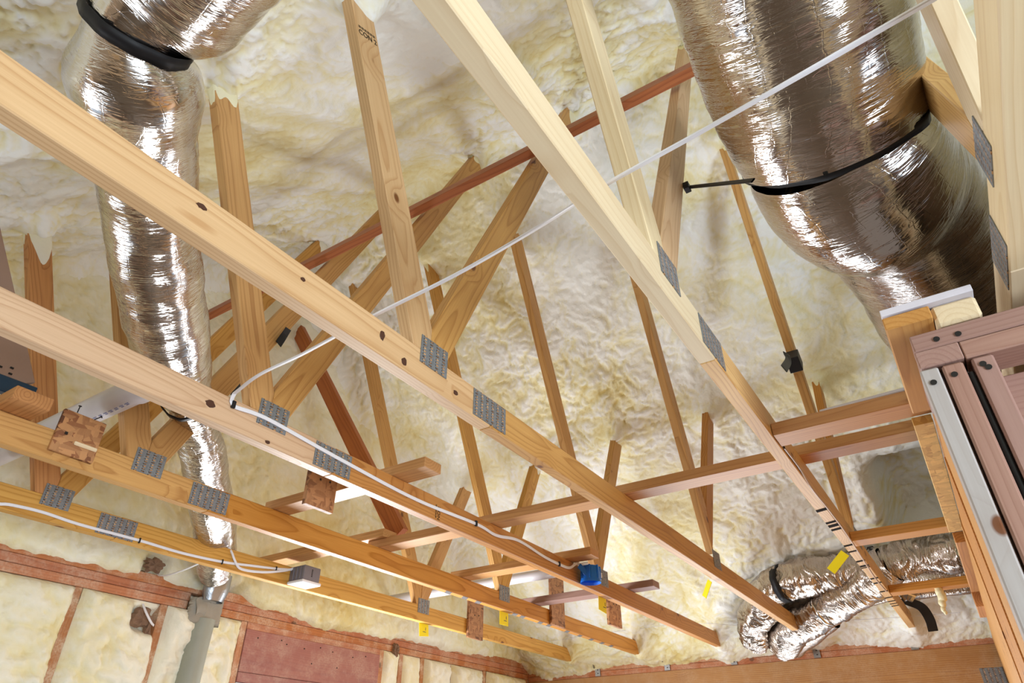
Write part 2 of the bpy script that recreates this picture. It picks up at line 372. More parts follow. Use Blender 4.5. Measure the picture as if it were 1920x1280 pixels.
PANEL = plain('faded_rose_panel', (0.36, 0.23, 0.17), 0.6, var=0.3, bscale=8)
FLOOR = plain('plywood_subfloor', (0.115, 0.075, 0.045), 0.6, var=0.5, bscale=3)
ROUGHWALL = plain('rough_wall', (0.36, 0.24, 0.14), 0.8, var=0.4, bscale=2)
GLASS = None
def make_glass():
    k = NT('window_glass'); k.t.nodes.remove(k.b)
    tr = k.n('ShaderNodeBsdfTransparent'); gl = k.n('ShaderNodeBsdfGlossy'); gl.inputs[1].default_value = 0.02
    fr = k.n('ShaderNodeFresnel'); mx = k.n('ShaderNodeMixShader'); k.l(fr, 0, mx, 0); k.l(tr, 0, mx, 1); k.l(gl, 0, mx, 2); k.l(mx, 0, k.out, 0)
    return k.m
GLASS = make_glass()
def nailplate_mat():
    k = NT('punched_truss_plate'); tc = k.n('ShaderNodeTexCoord'); s = k.n('ShaderNodeSeparateXYZ'); k.val((tc, 'Object'), s, 0)
    cx = k.math('DIVIDE', (s, 0), 0.0252); fx = k.math('FRACT', k.math('ADD', cx, 50.0))
    row = k.math('ADD', k.math('DIVIDE', (s, 1), 0.0086), k.math('MULTIPLY', k.math('FLOOR', k.math('ADD', cx, 50.0)), 0.5)); fy = k.math('FRACT', k.math('ADD', row, 50.0))
    mx = k.math('MULTIPLY', k.math('GREATER_THAN', fx, 0.20), k.math('LESS_THAN', fx, 0.66)); my = k.math('MULTIPLY', k.math('GREATER_THAN', fy, 0.28), k.math('LESS_THAN', fy, 0.78))
    hole = k.math('MULTIPLY', mx, my); tooth = k.math('MULTIPLY', hole, k.math('LESS_THAN', fx, 0.34))
    nz = k.noise((tc, 'Object'), 120.0, 2.0)
    zinc = k.ramp((nz, 0), [(0.3, (0.19, 0.21, 0.23)), (0.7, (0.30, 0.32, 0.34))])
    holec = k.ramp((k.noise((tc, 'Object'), 60.0, 1.0), 0), [(0.38, (0.10, 0.045, 0.02)), (0.5, (0.42, 0.22, 0.09)), (0.62, (0.55, 0.33, 0.16))])
    c = k.mix(hole, (zinc, 0), (holec, 0)); c = k.mix(tooth, c, (0.05, 0.045, 0.045))
    k.set(Base_Color=c, Roughness=0.48, Metallic=k.math('MULTIPLY', k.math('SUBTRACT', 1.0, hole), 0.55))
    k.bump(k.math('SUBTRACT', 1.0, hole), 0.6, 0.0015); return k.m
NPLATE = nailplate_mat()

# ------------------------------------------------------------------ setting: roof foam, gable, walls, floor
TY = {0: -0.258, 1: 0.3135, 2: 0.9412, 3: 1.5430, 4: 2.1603, 5: 2.7435}       # face of each truss that the camera sees
def roof_z(x):
    zl = 3.56 + 0.72 * (x - 0.58); zr = 4.47 - 0.70 * (x - 2.29); k = 0.14
    h = np.clip(0.5 + 0.5 * (zr - zl) / k, 0, 1); return zr * (1 - h) + zl * h - k * h * (1 - h)
DIRB = Vector((0.428, 0, 0.904)); DIRA = Vector((-0.379, 0, 0.925))
LEDGE = {0: ((3.10, 2.95), (-.40, .916)), 1: ((3.125, 2.95), (-.41, .912)), 2: ((3.163, 2.892), (-.385, .923)), 3: ((3.01, 3.104), (-.409, .912)), 4: ((3.112, 2.931), (-.422, .906)), 5: ((3.159, 2.757), (-.43, .903))}
SEDGE = {0: ((3.26, 2.8), (.44, .9)), 1: ((3.25, 2.8), (.44, .9)), 2: ((3.234, 2.8), (.46, .89)), 3: ((3.265, 2.8), (.43, .903)), 4: ((3.304, 2.8), (.424, .906)), 5: ((3.302, 2.8), (.443, .896))}
def roof_hit(e, d, side):
    d = Vector((d[0], 0, d[-1])).normalized(); n = Vector((-d.z, 0, d.x)) * side; p = Vector((e[0], 0, e[1])) + n * .0445
    for i in range(60): p = p + d * (float(roof_z(p.x)) - p.z) * .6
    return p.x
ENTRY = []            # (x, y, size, height): foam swells round the sticks that run into it
for k_, y_ in TY.items():
    for e_, d_, s_ in (((1.086, 2.561), DIRA, 1), ((1.171, 2.602), DIRB, 1), (*LEDGE[k_], 1), (*SEDGE[k_], -1)): ENTRY.append((roof_hit(e_, d_, s_), y_ + 0.02, 0.13 + random.uniform(0, .05), 0.04 + random.uniform(0, .045)))
    ENTRY.append((5.12, y_ + 0.02, 0.13, 0.05))
def build_roof():
    x = np.arange(-1.25, 5.36, 0.0080); y = np.r_[np.arange(-3.2, -0.62, 0.06), np.arange(-0.62, 3.36, 0.0095)]
    X, Y = np.meshgrid(x, y, indexing='ij'); Z = roof_z(X)
    s = np.gradient(roof_z(x), x)[:, None]; nrm = np.sqrt(1 + s * s); nx, nz = s / nrm, -1 / nrm
    L = np.r_[0, np.cumsum(np.hypot(np.diff(x), np.diff(roof_z(x))))][:, None] + 0 * Y
    d, hf = foam_relief(L, Y, 1)
    for k in range(-5, 7):
        yc = 0.332 + 0.6075 * (k - 1) + 0.02 * noise(L[:, :1] * 1.5, L[:, :1] * 0 + k * 3.3, 3)
        d += (0.020 + 0.015 * noise(L * 2, 0 * Y + k, 4)) * np.exp(-((Y - yc) / 0.06) ** 2)       # foam over the top chords
    for ex, ey, sz, hh in ENTRY:
        i0, i1 = np.searchsorted(x, (ex - .35, ex + .35)); j0, j1 = np.searchsorted(y, (ey - .4, ey + .4)); q = ((X[i0:i1, j0:j1] - ex) * 1.25) ** 2 + (Y[i0:i1, j0:j1] - ey) ** 2
        d[i0:i1, j0:j1] += hh * (.45 * np.exp(-q / sz ** 2) + np.exp(-q / (.45 * sz) ** 2))
    d += 0.20 * np.exp(-np.clip(3.27 - Y, 0, 9) / 0.085) * np.clip((4.75 - X) / .5, 0, 1)                                          # coved into the gable
    sm = lambda t: 1 / (1 + np.exp(-np.clip(t, -40, 40)))
    d -= 0.34 * sm((X - 4.20) / .030) * sm((4.72 - X) / .03) * sm((0.215 - Y) / .022) * sm((Y + 0.9) / .05)   # unfilled pocket by the partition
    V = np.stack([X + nx * d, Y, Z + nz * d], -1).reshape(-1, 3)
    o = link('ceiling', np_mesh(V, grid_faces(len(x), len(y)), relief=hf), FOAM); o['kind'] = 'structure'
build_roof()

wl = structure('wall_left', (2, 3.27, 0))
def build_gable():
    x = np.arange(-1.2, 5.45, 0.0115); v = np.r_[np.linspace(0, .12, 14), np.arange(.131, 2.32, 0.012)]
    X, Vv = np.meshgrid(x, v, indexing='ij')
    zb = 2.437 + 0.016 * noise(x * 2.3, x * 0 + .3, 2) + 0.012 * noise(x * 6.1, x * 0 + 5.4, 2) + 0.008 * noise(x * 19, x * 0 + 2.2, 3) - 0.040 * np.exp(-((x - 3.1) / .55) ** 4)
    zb += 0.05 * np.exp(-((x - 2.30) / .10) ** 2)
    Z = zb[:, None] + Vv
    lip = np.clip(Vv / 0.07, 0, 1); lip = np.sqrt(1 - (1 - lip) ** 2)
    fr, hf = foam_relief(X + 20, Z, 3); d = (0.055 + fr * 1.1) * lip - 0.02 * (1 - lip)
    for bx, bz, sz, dp in ((1.82, 2.505, 0.055, .10), (1.06, 3.0, .2, -.03), (2.26, 2.47, 0.06, .07)): d -= dp * np.exp(-(((X - bx) / sz) ** 4 + ((Z - bz) / (sz * .8)) ** 4))
    V = np.stack([X, 3.30 - d, Z], -1).reshape(-1, 3)
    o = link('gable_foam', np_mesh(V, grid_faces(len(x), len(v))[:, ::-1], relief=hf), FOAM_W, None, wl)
    back = box('gable_sheathing', (-1.3, 3.345, 2.38), (5.5, 3.37, 4.75), ROUGHWALL, wl, 0)
build_gable()
# framing of the left wall: plates, studs, foam between them, header over the window
GY = 3.27
box('gable_bottom_chord', (-1.2, GY, 2.431), (5.40, GY + .038, 2.475), W_PLATE2, wl)
box('top_plate', (-2.5, GY, 2.3925), (2.055, GY + .089, 2.4295), W_PLATE, wl); box('top_plate', (2.205, GY, 2.3925), (5.40, GY + .089, 2.4295), W_PLATE, wl)
box('top_plate', (-2.5, GY, 2.353), (2.05, GY + .089, 2.3905), W_PLATE2, wl); box('top_plate', (2.20, GY, 2.353), (5.40, GY + .089, 2.3905), W_PLATE2, wl)
STUDS = [(-2.1, 0), (-1.75, 0), (.02, 0), (.36, 0), (.72, 0), (1.10, 0), (1.497, 0), (1.913, 0), (2.385, 0), (3.465, 0), (3.655, 0), (3.875, 0), (4.18, 0), (4.62, 0), (5.02, 0), (5.23, 0)]
for sx, _ in STUDS: box('stud', (sx, GY + .002, 0.04), (sx + .037, GY + .089, 2.352), W_STUD, wl, axis=2)
def bay(x0, x1, z0, z1, seed):
    n = max(6, int((x1 - x0) / .011)); m = max(6, int((z1 - z0) / .013)); x = np.linspace(x0, x1, n); z = np.linspace(z0, z1, m)
    X, Z = np.meshgrid(x, z, indexing='ij'); e = np.minimum(np.minimum(X - x0, x1 - X), np.minimum(Z - z0, z1 - Z))
    lip = np.clip(e / .05, 0, 1); lip = np.sqrt(np.clip(1 - (1 - lip) ** 2, 0, 1))
    fr, hf = foam_relief(X + seed * 3.1, Z, 6); d = (0.010 + 0.042 * min(1, (x1 - x0) / .3) * lip + fr * 1.5 * min(1, (x1 - x0) / .25)) * (0.2 + .8 * lip) - 0.007
    if abs(x0 - 1.534) < .01: d -= 0.09 * np.exp(-(((X - 1.85) / .075) ** 4 + ((Z - 2.27) / .06) ** 4))
    V = np.stack([X, 3.272 - d, Z], -1).reshape(-1, 3)
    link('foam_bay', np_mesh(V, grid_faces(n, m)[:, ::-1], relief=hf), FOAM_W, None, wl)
for i, ((a, _), (b, _2)) in enumerate(zip(STUDS, STUDS[1:])):
    if a < 0.2 or 2.3 < a < 2.5: continue
    bay(a + .037, b, 1.35, 2.351, i + 1)
box('wall_sheathing', (.05, GY + .095, 0), (2.43, GY + .107, 2.40), BARE, wl, 0); box('wall_sheathing', (-2.5, GY + .095, 2.05), (.05, GY + .107, 2.40), BARE, wl, 0); box('wall_sheathing', (-2.5, GY + .095, 0), (-1.72, GY + .107, 2.05), BARE, wl, 0); box('wall_sheathing', (3.46, GY + .095, 0), (5.4, GY + .107, 2.40), BARE, wl, 0)
box('wall_sheathing', (2.43, GY + .095, 0), (3.46, GY + .107, 0.9), BARE, wl, 0)
box('window_header', (2.424, GY - .004, 2.112), (3.463, GY + .089, 2.318), W_HEAD, wl)
box('cripple_plate', (2.424, GY, 2.3185), (3.463, GY + .089, 2.3525), W_PLATE2, wl)
box('header_trim', (2.424, GY - .006, 2.064), (3.463, GY + .089, 2.110), W_HEAD, wl)
for nx_, nz_ in ((2.50, 2.28), (2.66, 2.29), (2.70, 2.275), (2.83, 2.27), (2.95, 2.29), (3.05, 2.28), (3.22, 2.272), (3.33, 2.29), (2.9, 2.2), (3.1, 2.2)):
    box('nail_head', (nx_, GY - .006, nz_), (nx_ + .006, GY - .003, nz_ + .006), BLACKM, wl, 0)
w1 = structure('window_1', (2.94, 3.3, 0.9))
for lo, hi, ax in (((2.424, GY, .90), (2.47, GY + .09, 2.062), 2), ((3.42, GY, .90), (3.463, GY + .09, 2.062), 2), ((2.47, GY, .90), (3.42, GY + .09, .945), 0), ((2.47, GY, 2.025), (3.42, GY + .09, 2.062), 0)):
    box('window_frame', lo, hi, WHITE, w1, axis=ax)
box('window_pane', (2.47, GY + .05, .945), (3.42, GY + .054, 2.025), GLASS, w1, 0)
# ragged holes in the foam where brown sheathing shows
def patch(name, c, rx, rz, mat, parent, seed, y):
    rs = random.Random(seed); bm = bmesh.new(); K = 26; a0 = []; a1 = []
    for i in range(K):
        a = 2 * PI * i / K; r = 1 + rs.uniform(-.25, .2)
        a0.append(bm.verts.new((c[0] + rx * r * math.cos(a), y + .02, c[1] + rz * r * math.sin(a)))); a1.append(bm.verts.new((c[0] + .8 * rx * r * math.cos(a), y, c[1] + .8 * rz * r * math.sin(a))))
    m = [bm.verts.new((c[0] + rx * .4 * math.cos(2 * PI * i / K), y + rs.uniform(-.002, .006), c[1] + rz * .4 * math.sin(2 * PI * i / K))) for i in range(K)]
    ce = bm.verts.new((c[0], y + .006, c[1]))
    for i in range(K):
        j = (i + 1) % K; bm.faces.new((a0[i], a0[j], a1[j], a1[i])); bm.faces.new((a1[i], a1[j], m[j], m[i])); bm.faces.new((m[i], m[j], ce))
    return link(name, from_bm(bm), mat, None, parent)
patch('bare_patch', (1.80, 2.505), .055, .036, BARE, wl, 1, 3.215)
patch('bare_patch', (1.835, 2.275), .055, .050, BARE, wl, 2, 3.255)
patch('bare_patch', (1.875, 2.18), .022, .095, BARE, wl, 4, 3.252)
patch('bare_patch', (3.60, 2.36), .030, .045, BARE, wl, 5, 3.25)

# right wall (the trusses bear on it)
wr = structure('wall_right', (5.27, 1.5, 0)); RX = 5.27
box('top_plate', (RX, -3.1, 2.3725), (RX + .089, 3.27, 2.412), W_PLATE2, wr, axis=1)
box('top_plate', (RX, -3.1, 2.3335), (RX + .089, 3.27, 2.3710), W_PLATE, wr, axis=1)
box('header_beam', (RX - .004, -3.1, 2.02), (RX + .089, 3.268, 2.3320), W_BEAM, wr, axis=1)
box('wall_sheathing', (RX + .03, -3.1, 0), (RX + .10, -.1, 2.02), ROUGHWALL, wr, 0); box('wall_sheathing', (RX + .03, 2.8, 0), (RX + .10, 3.27, 2.02), ROUGHWALL, wr, 0)
# rest of the room, behind the camera
fl = box('floor', (-2.7, -3.2, -0.05), (5.5, 3.5, 0.0), FLOOR, None, 0); fl['kind'] = 'structure'
wb = structure('wall_back', (-2.6, 0, 0)); box('wall_section', (-2.6, -.45, 0), (-2.5, 2.2, 2.2), ROUGHWALL, wb, 0)
for lo, hi in (((-2.6, -3.1, 0), (-2.5, -.45, 2.45)), ((-2.6, 2.2, 0), (-2.5, 3.3, 2.45)), ((-2.6, -.45, 2.2), (-2.5, 2.2, 2.45))): box('wall_section', lo, hi, ROUGHWALL, wb, 0)
wf = structure('wall_front', (0, -3.1, 0))
for lo, hi in (((-2.6, -3.2, 0), (-1.9, -3.1, 2.45)), ((.9, -3.2, 0), (5.4, -3.1, 2.45)), ((-1.9, -3.2, 2.3), (.9, -3.1, 2.45))): box('wall_section', lo, hi, ROUGHWALL, wf, 0)
box('gable_sheathing', (-1.3, -3.2, 2.45), (5.5, -3.14, 4.75), FOAM_W, wf, 0)
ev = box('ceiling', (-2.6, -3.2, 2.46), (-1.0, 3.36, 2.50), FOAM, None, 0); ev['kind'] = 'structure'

# ------------------------------------------------------------------ trusses
def web(tr, yc, edge, d, side, mat, top, clips):
    """edge: a point (x, z) on one long edge of the stick, side +1 if the stick lies on the -X side of that edge"""
    d = Vector(d).normalized(); n = Vector((-d.z, 0, d.x)) if side > 0 else Vector((d.z, 0, -d.x))
    e = Vector((edge[0], yc, edge[1])) + n * 0.0445
    p0 = e + d * ((2.40 - e.z) / d.z); p1 = e + d * ((top - e.z) / d.z)
    return board('web', p0, p1, n, 0.089, 0.0375, mat, tr, clips)
def foam_cap(tr, yc, edge, d, side, L, seed):
    d = Vector(d).normalized(); n = Vector((-d.z, 0, d.x)) * side; p = Vector((edge[0], yc, edge[1])) + n * .0445
    for i in range(60): p = p + d * (float(roof_z(p.x)) - p.z) * .6
    K, J = 40, 10; a = np.linspace(0, 2 * PI, K, endpoint=False); c, s_ = np.cos(a), np.sin(a); q = (np.abs(c) ** 6 + np.abs(s_) ** 6) ** (-1 / 6)
    px, py = c * q, s_ * q; V = []
    ln = L * (1.0 + .32 * np.cos(a + seed) + .20 * np.cos(2 * a + seed * 2.3) + .14 * np.cos(3 * a + seed * 1.1) + .07 * np.cos(5 * a + seed * 3.7))
    for j in range(J):
        t = j / (J - 1); off = (.0075 * (1 - t) ** .7 + .0025 * np.cos(3 * a + seed + t * 6) * (1 - t)) * min(1, (1 - t) * 4) - .0012 * (t > .95)
        off = np.maximum(off, -.001); ss = .06 - (.06 + ln) * t
        w_, h_ = .0445 + off, .01875 + off
        V += [p + d * float(ss[i]) + n * float(w_[i] * px[i]) + Vector((0, float(h_[i] * py[i]), 0)) for i in range(K)]
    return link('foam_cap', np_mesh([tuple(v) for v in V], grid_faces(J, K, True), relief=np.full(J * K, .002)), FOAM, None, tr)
CHZ0, CHZ1 = 2.430, 2.519
LABELS = {
 0: 'nearest roof truss, cut by the right picture edge, its chord resting on the partition plates',
 1: 'pale roof truss with black ink stripes across the underside near its far end',
 2: 'roof truss from the upper left edge to lower right, cable lying across its chord',
 3: 'roof truss carrying the white cable and round blue electrical box on its chord',
 4: 'roof truss with square strand board scrap on its chord and grey stripes below',
 5: 'farthest roof truss, with the square grey junction box on its chord next to left wall'}
CH_M = {0: W_PALE, 1: W_PALE, 2: W_CHORD, 3: W_CHORD, 4: W_AMBER, 5: W_AMBER}
CH_M2 = {0: W_PALE, 1: W_GOLD, 2: W_AMBER, 3: W_ORANGE, 4: W_ORANGE, 5: W_AMBER}
A_M = {0: W_PALE, 1: W_PALE, 2: W_CHORD, 3: W_AMBER, 4: W_AMBER, 5: W_ORANGE}
TR = {}
def nail_plate(tr, x0, x1, z0, z1, y, up=1):
    M = Matrix(((1, 0, 0), (0, 0, -1), (0, 1, 0))).to_4x4(); M.translation = ((x0 + x1) / 2, y, (z0 + z1) / 2)
    a, b = (x1 - x0) / 2, (z1 - z0) / 2
    return link('nail_plate', slab_mesh([(-a, -b), (a, -b), (a, b), (-a, b)], 0.0018, 0, ('np', round(a, 4), round(b, 4))), NPLATE, M, tr)
for k in range(6):
    y0 = TY[k] if k else TY[0] - 0.038; yc = y0 + 0.019
    tr = TR[k] = thing('roof_truss', (2.16, yc, CHZ0), LABELS[k], 'roof truss', 'roof trusses')
    xs = 1.338
    board('bottom_chord', (-1.05, yc, 2.4745), (xs - .0006, yc, 2.4745), (0, 0, 1), .089, .0375, CH_M[k], tr)
    board('bottom_chord', (xs + .0006, yc, 2.4745), (5.24, yc, 2.4745), (0, 0, 1), .089, .0375, CH_M2[k], tr, [((0.70, 0, 1), 2.519 + .70 * 5.12)])
    base = ((0, 0, -1), -CHZ1 - .0004); jA = 1.072
    web(tr, yc, (1.086, 2.561), DIRA, 1, A_M[k], 3.80, [base, ((1, 0, 0), jA)])
    web(tr, yc, (1.171, 2.602), DIRB, 1, {0: W_GOLD, 1: W_CHORD, 2: W_AMBER}.get(k, W_AMBER), 4.80, [base, ((-1, 0, 0), -jA - .0008)])
    le, ld = LEDGE[k]; se, sd = SEDGE[k]
    ld, sd = Vector((ld[0], 0, ld[1])), Vector((sd[0], 0, sd[1])); jL = 3.215
    web(tr, yc, le, ld, 1, W_AMBER, 4.68, [base, ((1, 0, 0), jL)])
    web(tr, yc, se, sd, -1, W_AMBER if k not in (1, 2) else W_ORANGE, 3.78, [base, ((-1, 0, 0), -jL - .0008)])
    foam_cap(tr, yc, (1.086, 2.561), DIRA, 1, .05 if k == 2 else .10 + .05 * ((k * 5) % 3), k * 4 + 1); foam_cap(tr, yc, (1.171, 2.602), DIRB, 1, .09 + .05 * ((k * 7) % 3), k * 4 + 2)
    foam_cap(tr, yc, le, ld, 1, .10, k * 4 + 3); foam_cap(tr, yc, se, sd, -1, .09, k * 4 + 4)
    yp = TY[k] - .001 if k else TY[0] + .001
    nail_plate(tr, 1.033, 1.138, 2.482, 2.561, yp); nail_plate(tr, 1.257, 1.411, 2.4355, 2.514, yp); nail_plate(tr, 3.19, 3.292, 2.474, 2.556, yp)
# ink stripes across the underside of two chords
def ink(k, x, wdt, mat=INK, skew=0.0, y0=0, y1=.0375):
    yb = TY[k]; bm = bmesh.new()
    q = [(x, yb + y0), (x + wdt, yb + y0), (x + wdt + skew, yb + y1), (x + skew, yb + y1)]
    bm.faces.new([bm.verts.new((a, b, CHZ0 - .0003)) for a, b in q]); lo = [bm.verts.new((a, b, CHZ0 - .0007)) for a, b in q]; bm.faces.new(lo)
    return link('ink_stripe', from_bm(bm), mat, None, TR[k])
for x_, w_ in ((2.50, .022), (2.66, .018), (2.70, .026), (2.755, .02), (3.00, .018), (3.10, .016), (3.27, .02), (3.36, .024), (3.40, .012), (3.62, .02), (3.72, .02), (3.92, .02), (4.08, .018), (4.18, .016), (4.25, .014), (4.31, .016)): ink(1, x_, w_ * 1.25, INK, .012)
for x_ in (2.72, 2.86, 2.98, 3.34, 3.42, 3.62, 3.72, 3.95, 4.12, 4.28, 4.44, 4.58): ink(4, x_, .045, PRINT_K, .03)
# drips of foam and open knots on a few sticks
def blob(name, c, r, mat, parent=None, seed=0, sq=(1, 1, 1)):
    bm = bmesh.new(); bmesh.ops.create_icosphere(bm, subdivisions=2, radius=r); rs = random.Random(seed)
    for v in bm.verts: v.co = Vector((v.co.x * sq[0], v.co.y * sq[1], v.co.z * sq[2])) * rs.uniform(.8, 1.15)
    return link(name, from_bm(bm, True), mat, Matrix.Translation(c), parent)
for k, x, z, a, b in ((3, .885, 2.474, .017, .012), (2, .98, 2.452, .010, .012), (2, .90, 2.482, .009, .015), (2, 1.18, 2.462, .010, .008), (3, 1.085, 2.44, .010, .006), (4, .60, 2.48, .014, .012), (2, .42, 2.49, .012, .006), (2, .66, 2.484, .007, .005)):
    M = Matrix.Translation((x, TY[k] + .0012, z)) @ Matrix.Rotation(PI / 2, 4, 'X')
    bm = bmesh.new(); bmesh.ops.create_circle(bm, cap_ends=True, segments=14, radius=1.0); rs = random.Random(int(x * 999))
    for v in bm.verts: v.co = Vector((v.co.x * a * rs.uniform(.8, 1.15), v.co.y * b * rs.uniform(.8, 1.15), 0))
    ex = bmesh.ops.extrude_face_region(bm, geom=bm.faces[:])
    for v in [e for e in ex['geom'] if isinstance(e, bmesh.types.BMVert)]: v.co = Vector((v.co.x * .8, v.co.y * .8, .003))
    link('knot', from_bm(bm), KNOT, M, TR[k])

# ------------------------------------------------------------------ braces and blocks
def lumber(name, lo, hi, ax, mat, label, cat, group=None):
    return tag(box(name, lo, hi, mat, None, 0.002, ax), label, cat, group)
# red lateral brace on the edges of the inner webs
n_ = Vector((-0.904, 0, 0.428)); dB = Vector((0.428, 0, 0.904)); p_ = Vector((1.590, 0, 3.742)) + n_ * .0195 + dB * .0445
tag(board('lateral_brace', p_ + Vector((0, -.95, 0)), p_ + Vector((0, 3.22, 0)), dB, .089, .037, W_RED), 'reddish lateral brace running across the inner webs high under the roof', 'brace')
lumber('strongback', (2.214, -.06, 2.5205), (2.303, 2.235, 2.557), 1, W_SOFT, 'longest flat board laid across the tops of the truss chords to the partition', 'brace')
lumber('bridging_block', (2.190, 2.12, 2.5580), (2.279, 3.00, 2.5945), 1, W_SOFT, 'flat board over the two farthest chords, just above the grey junction box', 'block', 'flat blocks on the chords')
lumber('bridging_block', (1.609, 1.40, 2.5205), (1.698, 2.215, 2.557), 1, W_SOFT, 'flat board over two chords that has a strand board square hanging at its middle', 'block', 'flat blocks on the chords')
lumber('bridging_block', (2.840, 1.41, 2.5205), (2.929, 2.235, 2.557), 1, W_SOFT, 'flat board over two chords whose end pokes out left of the blue box', 'block', 'flat blocks on the chords')
lumber('bridging_block', (3.560, 1.40, 2.5205), (3.649, 2.26, 2.557), 1, W_PINK, 'flat board over two chords, the last before the right wall, next to a yellow tag', 'block', 'flat blocks on the chords')
# blocks between the pale truss and the partition
lumber('backing_block', (1.816, -.115, 2.4315), (1.905, .3125, 2.469), 1, W_SOFT, 'flat block between pale truss and partition, nearest of three, bark along its top', 'block', 'backing blocks beside the partition')
lumber('backing_block', (2.972, -.115, 2.4315), (3.061, .3125, 2.469), 1, W_SOFT, 'flat block between pale truss and partition, middle of three, over the silver duct', 'block', 'backing blocks beside the partition')
lumber('backing_block', (4.000, -.115, 2.4315), (4.089, .3125, 2.469), 1, W_ORANGE, 'flat block between pale truss and partition, farthest of three, foam scrap hanging from it', 'block', 'backing blocks beside the partition')
tag(board('gypsum_scrap', (1.842, -.09, 2.4775), (1.842, .18, 2.4705), (1, 0, 0), .045, .010, DRYWALL), 'pale sliver of board lying on the nearest backing block', 'scrap')
# diagonal brace from the strongback up to the gable
tag(board('diagonal_brace', (2.325, 2.145, 2.60), (2.3250, 3.2355, 4.1823), (0, -.84, .54), .089, .037, W_RED), 'dark reddish diagonal brace rising from the flat boards towards the gable foam', 'brace')
# loose block and panel at the far left
lumber('lumber_block', (.606, 2.055, 2.5205), (.708, 2.30, 2.560), 1, W_ORANGE, 'short orange block lying on the chord at the left picture edge', 'block')
pb = thing('rose_panel', (.5, 2.33, 2.62), 'faded rose panel with a dark blue lower edge hanging at left picture edge', 'panel')
board('panel_face', (0.6843, 2.3350, 2.6845), (0.2829, 2.3350, 3.3283), (1, 0, .5), .105, .02, PANEL, pb); board('blue_edge', (0.6121, 2.3330, 2.6681), (0.7405, 2.3330, 2.6711), (0, 0, 1), .052, .028, NAVY, pb)
for nx_, nz_ in ((.615, 2.715), (.645, 2.725), (.648, 2.705), (.60, 2.70)): box('nail_head', (nx_, 2.321, nz_), (nx_ + .010, 2.325, nz_ + .005), BLACKM, pb, 0)

# ------------------------------------------------------------------ strand board scraps
def nail(parent, p, d, L=.03):
    d = Vector(d).normalized(); q = Vector(p) + d * L
    bm = bmesh.new(); M = d.to_track_quat('Z', 'Y').to_matrix().to_4x4()
    bmesh.ops.create_cone(bm, cap_ends=True, segments=8, radius1=.0018, radius2=.0018, depth=L, matrix=Matrix.Translation(Vector(p) + d * L / 2) @ M)
    bmesh.ops.create_cone(bm, cap_ends=True, segments=10, radius1=.005, radius2=.005, depth=.002, matrix=Matrix.Translation(q) @ M)
    return link('nail', from_bm(bm), BLACKM, None, parent)
so = thing('strand_board_scrap', (.85, 2.15, 2.52), 'square strand board scrap with protruding nails on chord near left edge', 'scrap', 'strand board scraps')
tag(board('board_piece', (.842, 2.1515, 2.452), (.842, 2.1515, 2.588), (1, 0, .06), .132, .0135, OSB, so))
nail(so, (.812, 2.145, 2.588), (0, -.1, 1), .022); nail(so, (.866, 2.145, 2.586), (.6, -.3, .6), .022)
for a in ((.80, 2.51), (.875, 2.49)): box('nail_head', (a[0], 2.141, a[1]), (a[0] + .008, 2.145, a[1] + .008), BLACKM, so, 0)
board('wood_splinter', (.835, 2.142, 2.494), (.905, 2.142, 2.494), (0, 0, 1), .012, .003, W_PALE, so)
def scrap(lo, hi, mat, label):
    t = thing('strand_board_scrap', lo, label, 'scrap', 'strand board scraps')
    box('board_piece', lo, hi, mat, t, .001, 2)
    m = (Vector(lo) + Vector(hi)) / 2
    for sx, sz in ((-.02, .01), (.025, .015)): box('nail_head', (m.x + sx, lo[1] - .002, m.z + sz), (m.x + sx + .007, lo[1], m.z + sz + .007), BLACKM, t, 0)
scrap((1.462, 1.795, 2.425), (1.590, 1.815, 2.60), OSB_D, 'strand board square hanging against the middle of a flat block')
scrap((3.675, 2.725, 2.405), (3.838, 2.7420, 2.66), OSB_D, 'upright strand board strip on the farthest chord, right of a yellow tag')
scrap((3.735, 2.142, 2.432), (3.900, 2.1588, 2.72), OSB_D, 'upright strand board strip on the chord crossed by the pinkish flat block')
scrap((3.78, 1.78, 2.40), (3.95, 1.797, 2.62), OSB, 'small strand board piece just behind a flat block and beside the blue box tag')

# ------------------------------------------------------------------ ducts
dl = thing('flex_duct', (.6, 1.6, 2.6), 'large silver foil duct coming down at the upper left and ending at the left wall', 'duct')
duct('foil_sleeve', [(0.2094, 0.7200, 3.0213)+(.15,), (0.2362, 0.8800, 3.0206)+(.15,), (0.2513, 1.0200, 3.0187)+(.145,), (0.2528, 1.1200, 2.9724)+(.102,), (0.3044, 1.2000, 2.9444)+(.142,), (0.3899, 1.3200, 2.9439)+(.128,), (0.5174, 1.4800, 2.9202)+(.118,), (0.6819, 1.6600, 2.8635)+(.120,), (0.8479, 1.8400, 2.8135)+(.118,), (0.9848, 1.9800, 2.7874)+(.108,), (1.1093, 2.1000, 2.7716)+(.075,)], FOIL, dl, 1)
duct('foil_sleeve', [(1.1093, 2.1000, 2.7716)+(.062,), (1.2435, 2.2200, 2.7382)+(.070,), (1.3671, 2.3400, 2.7060)+(.084,), (1.4867, 2.4600, 2.6620)+(.086,), (1.6442, 2.6200, 2.6041)+(.090,), (1.7688, 2.7600, 2.5880)+(.088,), (1.9228, 2.9400, 2.5377)+(.085,), (2.0441, 3.1000, 2.4969)+(.070,)], FOIL_C, dl, 2, wrinkle=1.2)
ca, cb = Vector((0.2513, 1.0200, 3.0187)), Vector((0.3044, 1.2000, 2.9444)); band('strap', (0.2528, 1.1200, 2.9724), cb - ca, .112, .030, BLACK, dl, .0025)
ca, cb = Vector((1.0874, 2.0800, 2.7703)), Vector((1.1513, 2.1400, 2.7680)); band('strap', (ca + cb) / 2, cb - ca, .082, .02, BLACK, dl)
